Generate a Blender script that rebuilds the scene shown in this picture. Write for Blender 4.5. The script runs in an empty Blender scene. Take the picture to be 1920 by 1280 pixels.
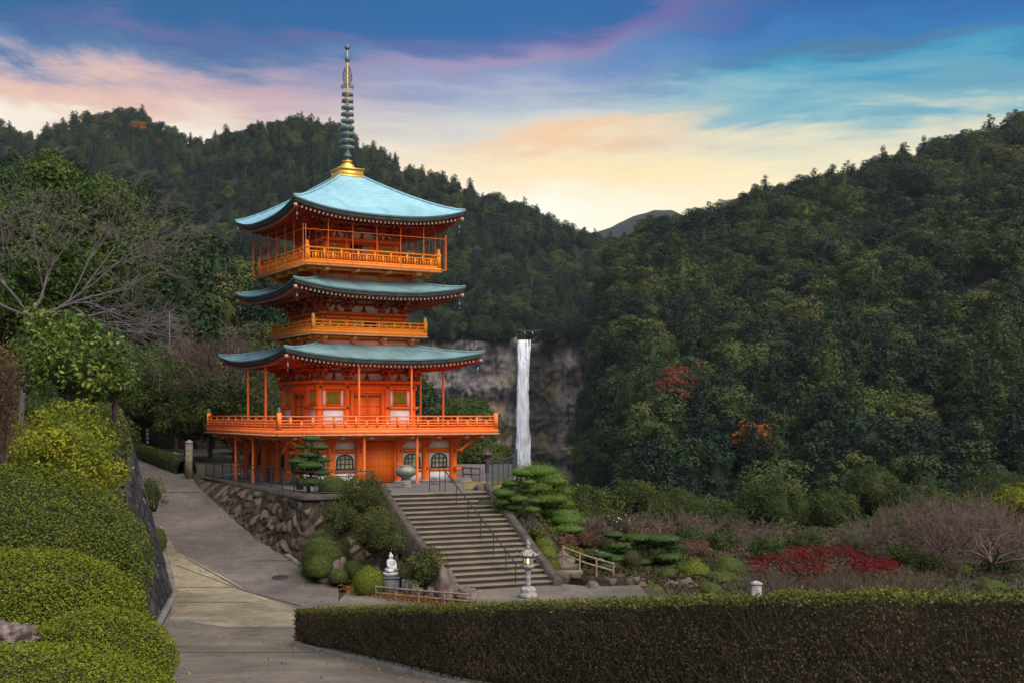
import bpy, math, random
import numpy as np
from mathutils import Vector, Matrix, noise as mnoise

# ------------------------------------------------------------------ camera
SC = bpy.context.scene
COL = SC.collection
F, YH = 2310.0, 776.0
cam = bpy.data.cameras.new('camera'); camo = bpy.data.objects.new('camera', cam); COL.objects.link(camo)
cam.sensor_fit = 'HORIZONTAL'; cam.sensor_width = 36.0; cam.lens = F / 1920 * 36.0
cam.shift_y = (YH - 640) / 1920.0
cam.clip_start = 0.5; cam.clip_end = 20000
camo.location = (0, 0, 0); camo.rotation_euler = (math.radians(90), 0, 0)
SC.camera = camo

def S(r, g, b):
    f = lambda c: (c / 255 / 12.92) if c <= 10 else ((c / 255 + 0.055) / 1.055) ** 2.4
    return (f(r), f(g), f(b), 1.0)

# ------------------------------------------------------------------ sky
SUN_AZ = math.atan2(0.62, -0.78); SUN_EL = math.radians(55)
W = bpy.data.worlds.new("World"); SC.world = W; W.use_nodes = True
nt = W.node_tree; nt.nodes.clear()
class NB:
    def __init__(s, nt): s.nt = nt
    def n(s, t, **k):
        o = s.nt.nodes.new(t)
        for a, b in k.items(): setattr(o, a, b)
        return o
    def put(s, sock, v):
        if hasattr(v, 'is_linked') or isinstance(v, bpy.types.NodeSocket): s.nt.links.new(v, sock)
        else: sock.default_value = v
    def m(s, op, a, b=None, c=None, clamp=False):
        o = s.n('ShaderNodeMath', operation=op, use_clamp=clamp)
        s.put(o.inputs[0], a)
        if b is not None: s.put(o.inputs[1], b)
        if c is not None: s.put(o.inputs[2], c)
        return o.outputs[0]
    def mix(s, f, a, b, blend='MIX'):
        o = s.n('ShaderNodeMix', data_type='RGBA', blend_type=blend)
        s.put(o.inputs[0], f); s.put(o.inputs[6], a); s.put(o.inputs[7], b)
        return o.outputs[2]
    def ramp(s, f, stops, interp='LINEAR'):
        o = s.n('ShaderNodeValToRGB'); o.color_ramp.interpolation = interp
        els = o.color_ramp.elements
        while len(els) < len(stops): els.new(0.5)
        for e, (p, c) in zip(els, stops): e.position = p; e.color = c
        s.put(o.inputs[0], f)
        return o.outputs[0]
    def sstep(s, v, a, b):
        o = s.n('ShaderNodeMapRange', interpolation_type='SMOOTHSTEP')
        s.put(o.inputs[0], v); o.inputs[1].default_value = a; o.inputs[2].default_value = b
        return o.outputs[0]
    def noise(s, vec, scale, detail=4, rough=0.5, dist=0.0):
        o = s.n('ShaderNodeTexNoise'); s.put(o.inputs['Vector'], vec)
        o.inputs['Scale'].default_value = scale; o.inputs['Detail'].default_value = detail
        o.inputs['Roughness'].default_value = rough; o.inputs['Distortion'].default_value = dist
        return o.outputs[0]
    def xyz(s, x, y, z):
        o = s.n('ShaderNodeCombineXYZ')
        for i, v in enumerate((x, y, z)): s.put(o.inputs[i], v)
        return o.outputs[0]

def build_sky():
    b = NB(nt)
    tc = b.n('ShaderNodeTexCoord')
    sp = b.n('ShaderNodeSeparateXYZ'); nt.links.new(tc.outputs['Generated'], sp.inputs[0])
    x, y, z = sp.outputs
    az = b.m('ARCTAN2', x, y)                                   # 0 straight ahead, + to the right
    hor = b.m('SQRT', b.m('ADD', b.m('MULTIPLY', x, x), b.m('MULTIPLY', y, y)))
    el = b.m('ARCTAN2', z, hor)
    # degrees
    A = b.m('MULTIPLY', az, 57.2958); E = b.m('MULTIPLY', el, 57.2958)
    # wispy warp, stretched along the horizon
    v = b.xyz(b.m('MULTIPLY', A, 0.035), b.m('MULTIPLY', E, 0.13), 3.7)
    w1 = b.noise(v, 1.6, 6, 0.6, 0.6)
    w2 = b.noise(b.xyz(b.m('MULTIPLY', A, 0.05), b.m('MULTIPLY', E, 0.22), 9.1), 2.2, 7, 0.62, 0.9)
    Ew = b.m('ADD', E, b.m('MULTIPLY', b.m('SUBTRACT', w1, 0.5), 6.5))
    Ew = b.m('ADD', Ew, b.m('MULTIPLY', b.m('SUBTRACT', w2, 0.5), 2.6))
    t = b.m('DIVIDE', Ew, 24.0, clamp=True)
    def st(*a): return [(yy / 24.0, S(*c)) for yy, c in a]
    left = b.ramp(t, st((0, (250, 246, 226)), (11.4, (252, 246, 230)), (12.8, (244, 230, 212)), (13.7, (226, 196, 182)), (14.6, (184, 166, 178)), (15.4, (92, 132, 170)), (16.3, (8, 92, 148)), (24, (0, 86, 150))))
    mid = b.ramp(t, st((0, (255, 254, 240)), (9.5, (255, 252, 230)), (11.2, (252, 230, 190)), (12.6, (226, 218, 200)), (14.2, (192, 200, 204)), (15.6, (146, 158, 194)), (16.8, (66, 130, 180)), (17.8, (0, 96, 160)), (24, (0, 82, 146))))
    right = b.ramp(t, st((0, (255, 248, 216)), (11.0, (255, 238, 196)), (12.6, (214, 214, 190)), (13.4, (128, 182, 194)), (14.6, (44, 148, 186)), (15.8, (0, 112, 178)), (18.0, (0, 88, 160)), (24, (0, 66, 132))))
    c = b.mix(b.sstep(A, -17, 1), left, mid)
    c = b.mix(b.sstep(A, 1, 12.5), c, right)
    # named cloud masses: (azimuth, elevation, half width, half height, tilt, colour, strength)
    def blob(a0, e0, wa, we, tilt, col, k, sharp=1.0):
        nonlocal c
        da = b.m('SUBTRACT', A, a0)
        de = b.m('SUBTRACT', b.m('SUBTRACT', Ew, e0), b.m('MULTIPLY', da, tilt))
        q = b.m('ADD', b.m('POWER', b.m('ABSOLUTE', b.m('DIVIDE', da, wa)), 2.0), b.m('POWER', b.m('ABSOLUTE', b.m('DIVIDE', de, we)), 2.0))
        g = b.m('EXPONENT', b.m('MULTIPLY', q, -1.0))
        g = b.m('MULTIPLY', g, b.m('ADD', 0.35, b.m('MULTIPLY', w2, 1.3)))
        c = b.mix(b.m('MULTIPLY', g, k, clamp=True), c, S(*col))
    blob(-12, 14.9, 5, 0.75, 0.02, (214, 166, 172), 0.6)
    blob(-17, 16.6, 5, 0.5, 0.03, (96, 104, 156), 0.7)
    blob(-20, 13.9, 5, 0.6, 0.0, (232, 188, 168), 0.6)
    blob(-2.0, 16.4, 7, 0.6, 0.08, (172, 146, 178), 0.6)
    blob(6.0, 18.0, 7, 0.38, 0.06, (158, 108, 158), 0.32)
    blob(0.0, 17.0, 7, 0.45, 0.08, (190, 140, 174), 0.4)
    blob(-8, 17.3, 5, 0.35, 0.04, (104, 92, 150), 0.6)
    blob(2.5, 12.6, 5.0, 0.55, 0.03, (244, 196, 150), 0.9)
    blob(5.0, 11.2, 6.5, 0.9, -0.03, (255, 228, 168), 0.55)
    blob(16, 15.2, 9, 0.45, 0.02, (62, 112, 152), 0.8)
    blob(22, 13.9, 6, 0.5, 0.03, (92, 150, 176), 0.6)
    blob(-21, 15.6, 5, 0.5, 0.0, (60, 100, 156), 0.6)
    blob(7, 16.0, 6, 0.6, 0.05, (70, 124, 184), 0.6)
    sky = b.n('ShaderNodeTexSky', sky_type='NISHITA', sun_disc=False)
    sky.sun_elevation = SUN_EL; sky.sun_rotation = SUN_AZ
    sky.air_density = 1.2; sky.dust_density = 2.5; sky.ozone_density = 1.0
    sk = b.n('ShaderNodeVectorMath', operation='SCALE'); nt.links.new(sky.outputs[0], sk.inputs[0]); sk.inputs[3].default_value = SKY_K
    # sunset band ahead; the ordinary evening sky overhead and behind
    back = b.m('MAXIMUM', b.sstep(E, 24, 46), b.sstep(b.m('ABSOLUTE', A), 50, 95))
    c = b.mix(back, c, sk.outputs[0])
    bg = b.n('ShaderNodeBackground'); nt.links.new(c, bg.inputs[0]); bg.inputs[1].default_value = SKY_B
    out = b.n('ShaderNodeOutputWorld'); nt.links.new(bg.outputs[0], out.inputs[0])
SKY_K = 0.14; SKY_B = 1.04
build_sky()

# ------------------------------------------------------------------ sun
sun = bpy.data.lights.new('sun', 'SUN'); sun.energy = 4.5; sun.angle = math.radians(75); sun.color = (1.0, 0.93, 0.84)
suno = bpy.data.objects.new('sun', sun); COL.objects.link(suno)
sd = Vector((math.sin(SUN_AZ) * math.cos(SUN_EL), math.cos(SUN_AZ) * math.cos(SUN_EL), math.sin(SUN_EL)))
suno.rotation_euler = (-sd).to_track_quat('-Z', 'Y').to_euler(); suno.location = sd * 300
SC.view_settings.view_transform = 'Standard'; SC.view_settings.look = 'None'
SC.view_settings.exposure = 0.06; SC.view_settings.gamma = 1.0
SC.cycles.max_bounces = 5; SC.cycles.diffuse_bounces = 3; SC.cycles.glossy_bounces = 2
SC.cycles.transmission_bounces = 4; SC.cycles.transparent_max_bounces = 8; SC.cycles.volume_bounces = 0
SC.cycles.caustics_reflective = False; SC.cycles.caustics_refractive = False

# ------------------------------------------------------------------ helpers
RNG = np.random.default_rng(7)
def PX(px, py, d): return np.array([(px - 960) / F * d, d, (YH - py) / F * d])
def PXZ(px, d, z): return np.array([(px - 960) / F * d, d, z])
def nrm(a): return a / np.maximum(np.linalg.norm(a, axis=-1, keepdims=True), 1e-9)

class MB:
    def __init__(s): s.V = []; s.Fa = []; s.n = 0
    def add(s, V, Fc, mi=0, tint=None):
        V = np.asarray(V, float).reshape(-1, 3); Fc = np.asarray(Fc, int)
        s.V.append(V); s.Fa.append((Fc + s.n, mi, tint)); s.n += len(V); return s
    def xf(s, M, V): return V
    def box(s, x, y, z, sx, sy, sz, mi=0, rz=0.0, tint=None):
        c = np.array([[-1,-1,-1],[1,-1,-1],[1,1,-1],[-1,1,-1],[-1,-1,1],[1,-1,1],[1,1,1],[-1,1,1]], float) * 0.5 * np.array([sx, sy, sz])
        if rz:
            ca, sa = math.cos(rz), math.sin(rz); c = c @ np.array([[ca, sa, 0], [-sa, ca, 0], [0, 0, 1]])
        s.add(c + np.array([x, y, z]), [[0,3,2,1],[4,5,6,7],[0,1,5,4],[1,2,6,5],[2,3,7,6],[3,0,4,7]], mi, tint); return s
    def b2(s, x0, x1, y0, y1, z0, z1, mi=0): return s.box((x0+x1)/2, (y0+y1)/2, (z0+z1)/2, abs(x1-x0), abs(y1-y0), abs(z1-z0), mi)
    def tube(s, p0, p1, r0, r1=None, n=8, mi=0, caps=True, tint=None):
        if r1 is None: r1 = r0
        p0 = np.asarray(p0, float); p1 = np.asarray(p1, float); d = nrm(p1 - p0)
        a = np.array([1.0, 0, 0]) if abs(d[0]) < 0.8 else np.array([0, 1.0, 0])
        u = nrm(np.cross(d, a)); v = np.cross(d, u)
        th = np.arange(n) * 2 * np.pi / n
        ring = np.cos(th)[:, None] * u + np.sin(th)[:, None] * v
        V = np.vstack([p0 + ring * r0, p1 + ring * r1])
        i = np.arange(n); j = (i + 1) % n
        s.add(V, np.stack([i, j, j + n, i + n], 1), mi, tint)
        if caps:
            s.add(np.vstack([p0[None], V[:n]]), np.stack([np.zeros(n, int), j + 1, i + 1], 1), mi, tint)
            s.add(np.vstack([p1[None], V[n:]]), np.stack([np.zeros(n, int), i + 1, j + 1], 1), mi, tint)
        return s
    def path(s, pts, r, n=6, mi=0):
        for a, b in zip(pts[:-1], pts[1:]): s.tube(a, b, r, r, n, mi)
        return s
    def lathe(s, prof, n=20, c=(0, 0, 0), mi=0, ph=0.0):
        prof = np.asarray(prof, float); th = np.arange(n) * 2 * np.pi / n + ph
        V = np.stack([prof[:, None, 0] * np.cos(th), prof[:, None, 0] * np.sin(th), np.repeat(prof[:, 1:2], n, 1)], -1).reshape(-1, 3) + np.asarray(c, float)
        k = len(prof); i, j = np.meshgrid(np.arange(k - 1), np.arange(n), indexing='ij'); j2 = (j + 1) % n
        s.add(V, np.stack([i*n+j, i*n+j2, (i+1)*n+j2, (i+1)*n+j], -1).reshape(-1, 4), mi); return s
    def grid(s, P, mi=0, tint=None, closed=False):
        P = np.asarray(P, float); a, b = P.shape[:2]
        i, j = np.meshgrid(np.arange(a - 1), np.arange(b - 1), indexing='ij')
        s.add(P.reshape(-1, 3), np.stack([i*b+j, (i+1)*b+j, (i+1)*b+j+1, i*b+j+1], -1).reshape(-1, 4), mi, tint); return s
    def ell(s, c, r, nu=12, nv=8, mi=0, lump=0.0, seed=0, zmin=-1.0):
        th = np.arange(nu) * 2 * np.pi / nu; ph = np.linspace(math.asin(max(-1, zmin)), np.pi / 2, nv)
        D = np.stack([np.cos(ph)[:, None] * np.cos(th), np.cos(ph)[:, None] * np.sin(th), np.repeat(np.sin(ph)[:, None], nu, 1)], -1)
        if lump:
            k = np.array([[mnoise.noise(Vector(d * 2.2) + Vector((seed * 3.1, seed * 1.7, 0))) for d in row] for row in D])
            D = D * (1 + lump * k)[..., None]
        V = (D * np.asarray(r) + np.asarray(c)).reshape(-1, 3)
        i, j = np.meshgrid(np.arange(nv - 1), np.arange(nu), indexing='ij'); j2 = (j + 1) % nu
        s.add(V, np.stack([i*nu+j, i*nu+j2, (i+1)*nu+j2, (i+1)*nu+j], -1).reshape(-1, 4), mi); return s
    def leaves(s, P, N, size, asp=0.55, jit=0.5, mi=0, tint=None, rng=RNG, up=None):
        n = len(P)
        if n == 0: return s
        N = nrm(nrm(N) + jit * rng.normal(size=(n, 3)))
        t = rng.normal(size=(n, 3))
        if up is not None: t = t * 0.5 + np.asarray(up)
        t = nrm(t - (t * N).sum(1, keepdims=True) * N); bb = np.cross(N, t)
        L = (size * (0.65 + 0.7 * rng.random(n)))[:, None]; Wd = L * asp
        V = np.stack([P + t * L * .5, P + bb * Wd * .5 + N * L * .06, P - t * L * .5, P - bb * Wd * .5 + N * L * .06], 1).reshape(-1, 3)
        s.add(V, np.arange(4 * n).reshape(n, 4), mi, tint if tint is not None else rng.random(n)); return s
    def build(s, name, mats, parent=None, smooth=False, loc=None):
        me = bpy.data.meshes.new(name)
        if s.V:
            V = np.concatenate(s.V); me.vertices.add(len(V)); me.vertices.foreach_set('co', V.ravel().astype(np.float32))
            lv, ls, mi, ti, pos = [], [], [], [], 0
            for Fc, m_, t_ in s.Fa:
                k = Fc.shape[1]; n = len(Fc)
                lv.append(Fc.ravel()); ls.append(pos + np.arange(n) * k); pos += n * k
                mi.append(np.full(n, m_)); ti.append(np.full(n, 0.5) if t_ is None else np.broadcast_to(t_, (n,)))
            lv = np.concatenate(lv); ls = np.concatenate(ls)
            me.loops.add(len(lv)); me.loops.foreach_set('vertex_index', lv.astype(np.int32))
            me.polygons.add(len(ls)); me.polygons.foreach_set('loop_start', ls.astype(np.int32))
            me.polygons.foreach_set('material_index', np.concatenate(mi).astype(np.int32))
            if smooth: me.polygons.foreach_set('use_smooth', np.ones(len(ls), bool))
            at = me.attributes.new('tint', 'FLOAT', 'FACE'); at.data.foreach_set('value', np.concatenate(ti).astype(np.float32))
            me.update(calc_edges=True); me.validate()
        for m in (mats if isinstance(mats, (list, tuple)) else [mats]): me.materials.append(m)
        o = bpy.data.objects.new(name, me); COL.objects.link(o)
        if parent is not None: o.parent = parent
        if loc is not None: o.location = loc
        return o

def tag(o, label=None, cat=None, group=None, kind=None):
    if label: o['label'] = label
    if cat: o['category'] = cat
    if group: o['group'] = group
    if kind: o['kind'] = kind
    return o
def thing(name, label, cat, loc=(0, 0, 0), rz=0.0, group=None):
    o = bpy.data.objects.new(name, None); COL.objects.link(o); o.location = tuple(loc); o.rotation_euler = (0, 0, rz)
    o.empty_display_size = 0.3
    return tag(o, label, cat, group)
def lerp(x, xs, ys): return np.interp(x, xs, ys)
def fbm(x, y, sc=1.0, oct_=4, seed=0.0):
    v = 0; a = 1.0
    for i in range(oct_):
        v += a * mnoise.noise(Vector((x * sc + seed, y * sc - seed, seed * 1.3 + i * 7.1))); a *= 0.5; sc *= 2.03
    return v

# ------------------------------------------------------------------ materials
def mat(name, col, rough=0.7, var=0.15, scale=6.0, bump=0.0, bscale=None, metal=0.0, col2=None, spec=0.3):
    m = bpy.data.materials.new(name); m.use_nodes = True; t = m.node_tree; b = NB(t)
    p = t.nodes['Principled BSDF']
    tc = b.n('ShaderNodeTexCoord'); nz = b.noise(tc.outputs['Object'], scale, 6, 0.6)
    c1 = tuple(list(col[:3]) + [1]); c2 = tuple(list((col2 or [c * (1 - var) ** 2 for c in col])[:3]) + [1])
    t.links.new(b.ramp(nz, [(0.34, c2), (0.66, c1)]), p.inputs['Base Color'])
    p.inputs['Roughness'].default_value = rough; p.inputs['Metallic'].default_value = metal
    p.inputs['Specular IOR Level'].default_value = spec
    if bump:
        bn = b.n('ShaderNodeBump'); bn.inputs['Strength'].default_value = bump; bn.inputs['Distance'].default_value = 0.05
        t.links.new(b.noise(tc.outputs['Object'], bscale or scale * 4, 5, 0.65), bn.inputs['Height']); t.links.new(bn.outputs[0], p.inputs['Normal'])
    return m
def leafmat(name, cols, rough=0.6, objvar=0.0, pn=0.0, pscale=0.05, trans=0.25):
    """leaf colour varies by leaf (tint), by tree (random) and by patch"""
    m = bpy.data.materials.new(name); m.use_nodes = True; t = m.node_tree; b = NB(t)
    p = t.nodes['Principled BSDF']
    at = b.n('ShaderNodeAttribute', attribute_name='tint'); f = at.outputs['Fac']
    if objvar:
        oi = b.n('ShaderNodeObjectInfo')
        f = b.m('ADD', b.m('MULTIPLY', f, 1 - objvar), b.m('MULTIPLY', oi.outputs['Random'], objvar))
    if pn:
        g = b.n('ShaderNodeNewGeometry')
        f = b.m('ADD', f, b.m('MULTIPLY', b.m('SUBTRACT', b.noise(g.outputs['Position'], pscale, 3), 0.5), pn))
    k = len(cols)
    c = b.ramp(f, [(i / (k - 1), tuple(list(q[:3]) + [1])) for i, q in enumerate(cols)])
    t.links.new(c, p.inputs['Base Color']); p.inputs['Roughness'].default_value = rough
    p.inputs['Specular IOR Level'].default_value = 0.15
    if trans:
        tr = b.n('ShaderNodeBsdfTranslucent'); t.links.new(c, tr.inputs[0])
        mx = b.n('ShaderNodeMixShader'); mx.inputs[0].default_value = trans
        t.links.new(p.outputs[0], mx.inputs[1]); t.links.new(tr.outputs[0], mx.inputs[2])
        t.links.new(mx.outputs[0], t.nodes['Material Output'].inputs[0])
    return m

def pavemat(name, c1, c2):
    m = bpy.data.materials.new(name); m.use_nodes = True; t = m.node_tree; b = NB(t); p = t.nodes['Principled BSDF']
    tc = b.n('ShaderNodeTexCoord'); o = tc.outputs['Object']
    fine = b.noise(o, 42, 3, 0.7); mid = b.noise(o, 3.1, 5, 0.7, 0.4); big = b.noise(o, 0.33, 4, 0.6, 0.6)
    f = b.m('ADD', b.m('MULTIPLY', fine, 0.5), b.m('ADD', b.m('MULTIPLY', mid, 0.35), b.m('MULTIPLY', big, 0.55)))
    c = b.ramp(f, [(0.50, (*[q * .6 for q in c2], 1)), (0.62, (*c2, 1)), (0.74, (*c1, 1)), (0.86, (*[min(1, q * 1.45) for q in c1], 1))])
    cr = b.n('ShaderNodeTexVoronoi', feature='DISTANCE_TO_EDGE'); wv = b.n('ShaderNodeVectorMath', operation='ADD'); t.links.new(o, wv.inputs[0])
    nz = b.n('ShaderNodeTexNoise'); t.links.new(o, nz.inputs['Vector']); nz.inputs['Scale'].default_value = 1.2; nz.inputs['Detail'].default_value = 5; t.links.new(nz.outputs[1], wv.inputs[1])
    t.links.new(wv.outputs[0], cr.inputs['Vector']); cr.inputs['Scale'].default_value = 0.22
    k = b.m('MULTIPLY', b.sstep(cr.outputs['Distance'], 0.006, 0.0015), b.sstep(mid, 0.42, 0.55))
    c = b.mix(b.m('MULTIPLY', k, 0.7), c, (*[q * .35 for q in c2], 1))
    t.links.new(c, p.inputs['Base Color']); p.inputs['Roughness'].default_value = 0.88; p.inputs['Specular IOR Level'].default_value = 0.25
    bn = b.n('ShaderNodeBump'); bn.inputs['Strength'].default_value = 0.5; bn.inputs['Distance'].default_value = 0.015
    t.links.new(fine, bn.inputs['Height']); t.links.new(bn.outputs[0], p.inputs['Normal'])
    return m
def paintmat(name, c1, c2, worn):
    m = bpy.data.materials.new(name); m.use_nodes = True; t = m.node_tree; b = NB(t); p = t.nodes['Principled BSDF']
    tc = b.n('ShaderNodeTexCoord'); o = tc.outputs['Object']
    mp = b.n('ShaderNodeMapping'); t.links.new(o, mp.inputs[0]); mp.inputs['Scale'].default_value = (1, 1, .12)
    big = b.noise(o, .8, 5, .6); streak = b.noise(mp.outputs[0], 7, 5, .65); fine = b.noise(o, 26, 4, .7)
    c = b.ramp(big, [(.35, (*c2, 1)), (.65, (*c1, 1))])
    c = b.mix(b.m('MULTIPLY', b.sstep(streak, .52, .72), .40), c, (*[q * .55 for q in c2], 1))
    c = b.mix(b.m('MULTIPLY', b.sstep(fine, .60, .74), .35), c, (*worn, 1))
    t.links.new(c, p.inputs['Base Color']); p.inputs['Specular IOR Level'].default_value = .3
    t.links.new(b.m('ADD', .42, b.m('MULTIPLY', fine, .35)), p.inputs['Roughness'])
    bn = b.n('ShaderNodeBump'); bn.inputs['Strength'].default_value = .25; bn.inputs['Distance'].default_value = .02
    t.links.new(b.m('ADD', streak, fine), bn.inputs['Height']); t.links.new(bn.outputs[0], p.inputs['Normal'])
    return m
def coppermat(name, c1, c2, c3):
    """sheet copper laid in courses with standing seams, patina streaks running down the slope"""
    m = bpy.data.materials.new(name); m.use_nodes = True; t = m.node_tree; b = NB(t); p = t.nodes['Principled BSDF']
    tc = b.n('ShaderNodeTexCoord'); o = tc.outputs['Object']; sp = b.n('ShaderNodeSeparateXYZ'); t.links.new(o, sp.inputs[0])
    mp = b.n('ShaderNodeMapping'); t.links.new(o, mp.inputs[0]); mp.inputs['Scale'].default_value = (1, 1, .35)
    n1 = b.noise(mp.outputs[0], 0.9, 6, .65, .5); n2 = b.noise(o, 5, 5, .7)
    f = b.m('ADD', b.m('MULTIPLY', n1, .7), b.m('MULTIPLY', n2, .3))
    c = b.ramp(f, [(.36, (*c3, 1)), (.48, (*c2, 1)), (.62, (*c1, 1))])
    mx = b.m('MAXIMUM', b.m('ABSOLUTE', sp.outputs[0]), b.m('ABSOLUTE', sp.outputs[1]))
    saw = b.m('FRACT', b.m('MULTIPLY', mx, 4.2)); row = b.m('FLOOR', b.m('MULTIPLY', mx, 4.2))
    mn = b.m('MINIMUM', b.m('ABSOLUTE', sp.outputs[0]), b.m('ABSOLUTE', sp.outputs[1]))
    saw2 = b.m('FRACT', b.m('ADD', b.m('MULTIPLY', mn, 2.0), b.m('MULTIPLY', row, .5)))
    line = b.m('MAXIMUM', b.sstep(saw, .90, .97), b.m('MULTIPLY', b.sstep(saw2, .94, .98), .7))
    c = b.mix(b.m('MULTIPLY', line, .45), c, (*[q * .55 for q in c3], 1))
    t.links.new(c, p.inputs['Base Color']); p.inputs['Roughness'].default_value = .55; p.inputs['Specular IOR Level'].default_value = .35
    bn = b.n('ShaderNodeBump'); bn.inputs['Strength'].default_value = .5; bn.inputs['Distance'].default_value = .03
    t.links.new(b.m('SUBTRACT', b.m('MULTIPLY', n2, .5), line), bn.inputs['Height']); t.links.new(bn.outputs[0], p.inputs['Normal'])
    return m
M = {}
M['orange'] = paintmat('orange_weathered_paint', (0.88, 0.175, 0.015), (0.80, 0.130, 0.011), (0.76, 0.24, 0.08))
M['amber'] = paintmat('amber_weathered_paint', (0.84, 0.27, 0.015), (0.78, 0.19, 0.012), (0.70, 0.34, 0.10))
M['deckpaint'] = paintmat('deckpaint_weathered_paint', (0.84, 0.18, 0.03), (0.74, 0.13, 0.022), (0.74, 0.30, 0.14))
M['red'] = mat('shaded_orange_paint', (0.52, 0.06, 0.015), 0.6, 0.2, 3)  # orange paint again, with the shade under the eaves put into its colour
M['white'] = mat('white_plaster', (0.80, 0.79, 0.76), 0.8, 0.08, 3)
M['cream'] = mat('cream_tip_paint', (0.44, 0.33, 0.24), 0.7, 0.2, 8)
M['yellow'] = mat('window_yellow', (0.62, 0.42, 0.03), 0.6, 0.2, 9, col2=(0.25, 0.27, 0.02))
M['slat'] = mat('window_slat_green', (0.22, 0.27, 0.03), 0.6, 0.2, 9)
M['dark'] = mat('dark_interior', (0.015, 0.013, 0.012), 0.7, 0.1)
M['iron'] = mat('black_iron', (0.025, 0.024, 0.023), 0.5, 0.2, 8, spec=0.5)
M['copper'] = coppermat('copper_patina', (0.25, 0.45, 0.51), (0.20, 0.38, 0.44), (0.15, 0.30, 0.35))
M['copperold'] = coppermat('old_copper_patina', (0.19, 0.31, 0.325), (0.135, 0.23, 0.24), (0.075, 0.13, 0.138))
M['copperdk'] = mat('copper_edge', (0.07, 0.16, 0.16), 0.55, 0.3, 2)
M['fascia'] = mat('fascia_board', (0.10, 0.085, 0.075), 0.7, 0.3, 3)
M['gold'] = mat('gilt', (0.85, 0.55, 0.14), 0.35, 0.25, 5, metal=0.6, col2=(0.75, 0.42, 0.08))
M['bronze'] = mat('bronze_ring', (0.12, 0.22, 0.25), 0.45, 0.4, 6, metal=0.4, col2=(0.12, 0.09, 0.05))
M['stone'] = mat('grey_stone', (0.30, 0.28, 0.26), 0.85, 0.3, 7, 0.5, 30)
M['palestone'] = mat('pale_stone', (0.40, 0.37, 0.35), 0.85, 0.3, 11, 0.6, 40, col2=(0.17, 0.155, 0.15))
M['statue'] = mat('white_statue', (0.52, 0.51, 0.53), 0.7, 0.2, 9, 0.4, 40, col2=(0.33, 0.32, 0.33))
M['rock'] = mat('brown_rock', (0.17, 0.125, 0.105), 0.9, 0.5, 2.5, 0.9, 9, col2=(0.075, 0.055, 0.05))
M['asphalt'] = pavemat('asphalt_paving', (0.105, 0.088, 0.077), (0.072, 0.060, 0.053))
M['asphalt2'] = pavemat('worn_paving', (0.125, 0.104, 0.082), (0.08, 0.067, 0.053))
M['concrete'] = pavemat('concrete_paving', (0.20, 0.168, 0.108), (0.12, 0.10, 0.068))
M['kerb'] = mat('kerb_stone', (0.17, 0.155, 0.14), 0.9, 0.3, 4, 0.4, 30)
M['joint'] = mat('joint_mortar', (0.082, 0.07, 0.058), .9, .3, 3)
M['gravel'] = mat('gravel', (0.16, 0.145, 0.14), 0.95, 0.5, 16, 0.8, 30, col2=(0.065, 0.06, 0.058))
M['soil'] = mat('garden_soil', (0.045, 0.034, 0.022), 0.95, 0.4, 1.0, 0.5, 8, col2=(0.026, 0.03, 0.012))
M['hillsoil'] = mat('forest_floor', (0.012, 0.014, 0.009), 0.95, 0.4, 0.05)
M['grassdry'] = mat('dry_grass', (0.22, 0.17, 0.04), 0.95, 0.4, 2.0, 0.5, 20, col2=(0.10, 0.10, 0.03))
M['tread'] = mat('stair_tread', (0.17, 0.138, 0.10), 0.9, 0.3, 1.5, 0.3, 40, col2=(0.11, 0.09, 0.065))
M['riser'] = mat('shaded_stair_riser', (0.075, 0.06, 0.043), 0.9, 0.45, 1.6, 0.4, 30, col2=(0.05, 0.041, 0.03))  # same stone as the treads, darkened for the shade on upright faces
M['stringer'] = mat('stair_stringer', (0.085, 0.066, 0.055), 0.9, 0.35, 2.5, 0.4, 30)
M['bark'] = mat('bark', (0.075, 0.055, 0.045), 0.9, 0.4, 5, 0.6, 20)
M['barkgrey'] = mat('grey_bark', (0.15, 0.12, 0.12), 0.9, 0.3, 5, 0.4, 20)
M['twig'] = mat('twig_pinkbrown', (0.15, 0.098, 0.078), 0.9, 0.3, 3)
M['twigdk'] = mat('twig_dark', (0.095, 0.066, 0.050), 0.9, 0.3, 3)
M['wood'] = mat('weathered_wood', (0.27, 0.185, 0.13), 0.85, 0.3, 6, 0.3, 30)
M['terracotta'] = mat('terracotta', (0.5, 0.12, 0.05), 0.7, 0.2, 6)
M['leadwall'] = mat('dark_building_wall', (0.075, 0.06, 0.05), 0.9, 0.35, 1.2, 0.2, 10)
M['water'] = None

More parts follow.
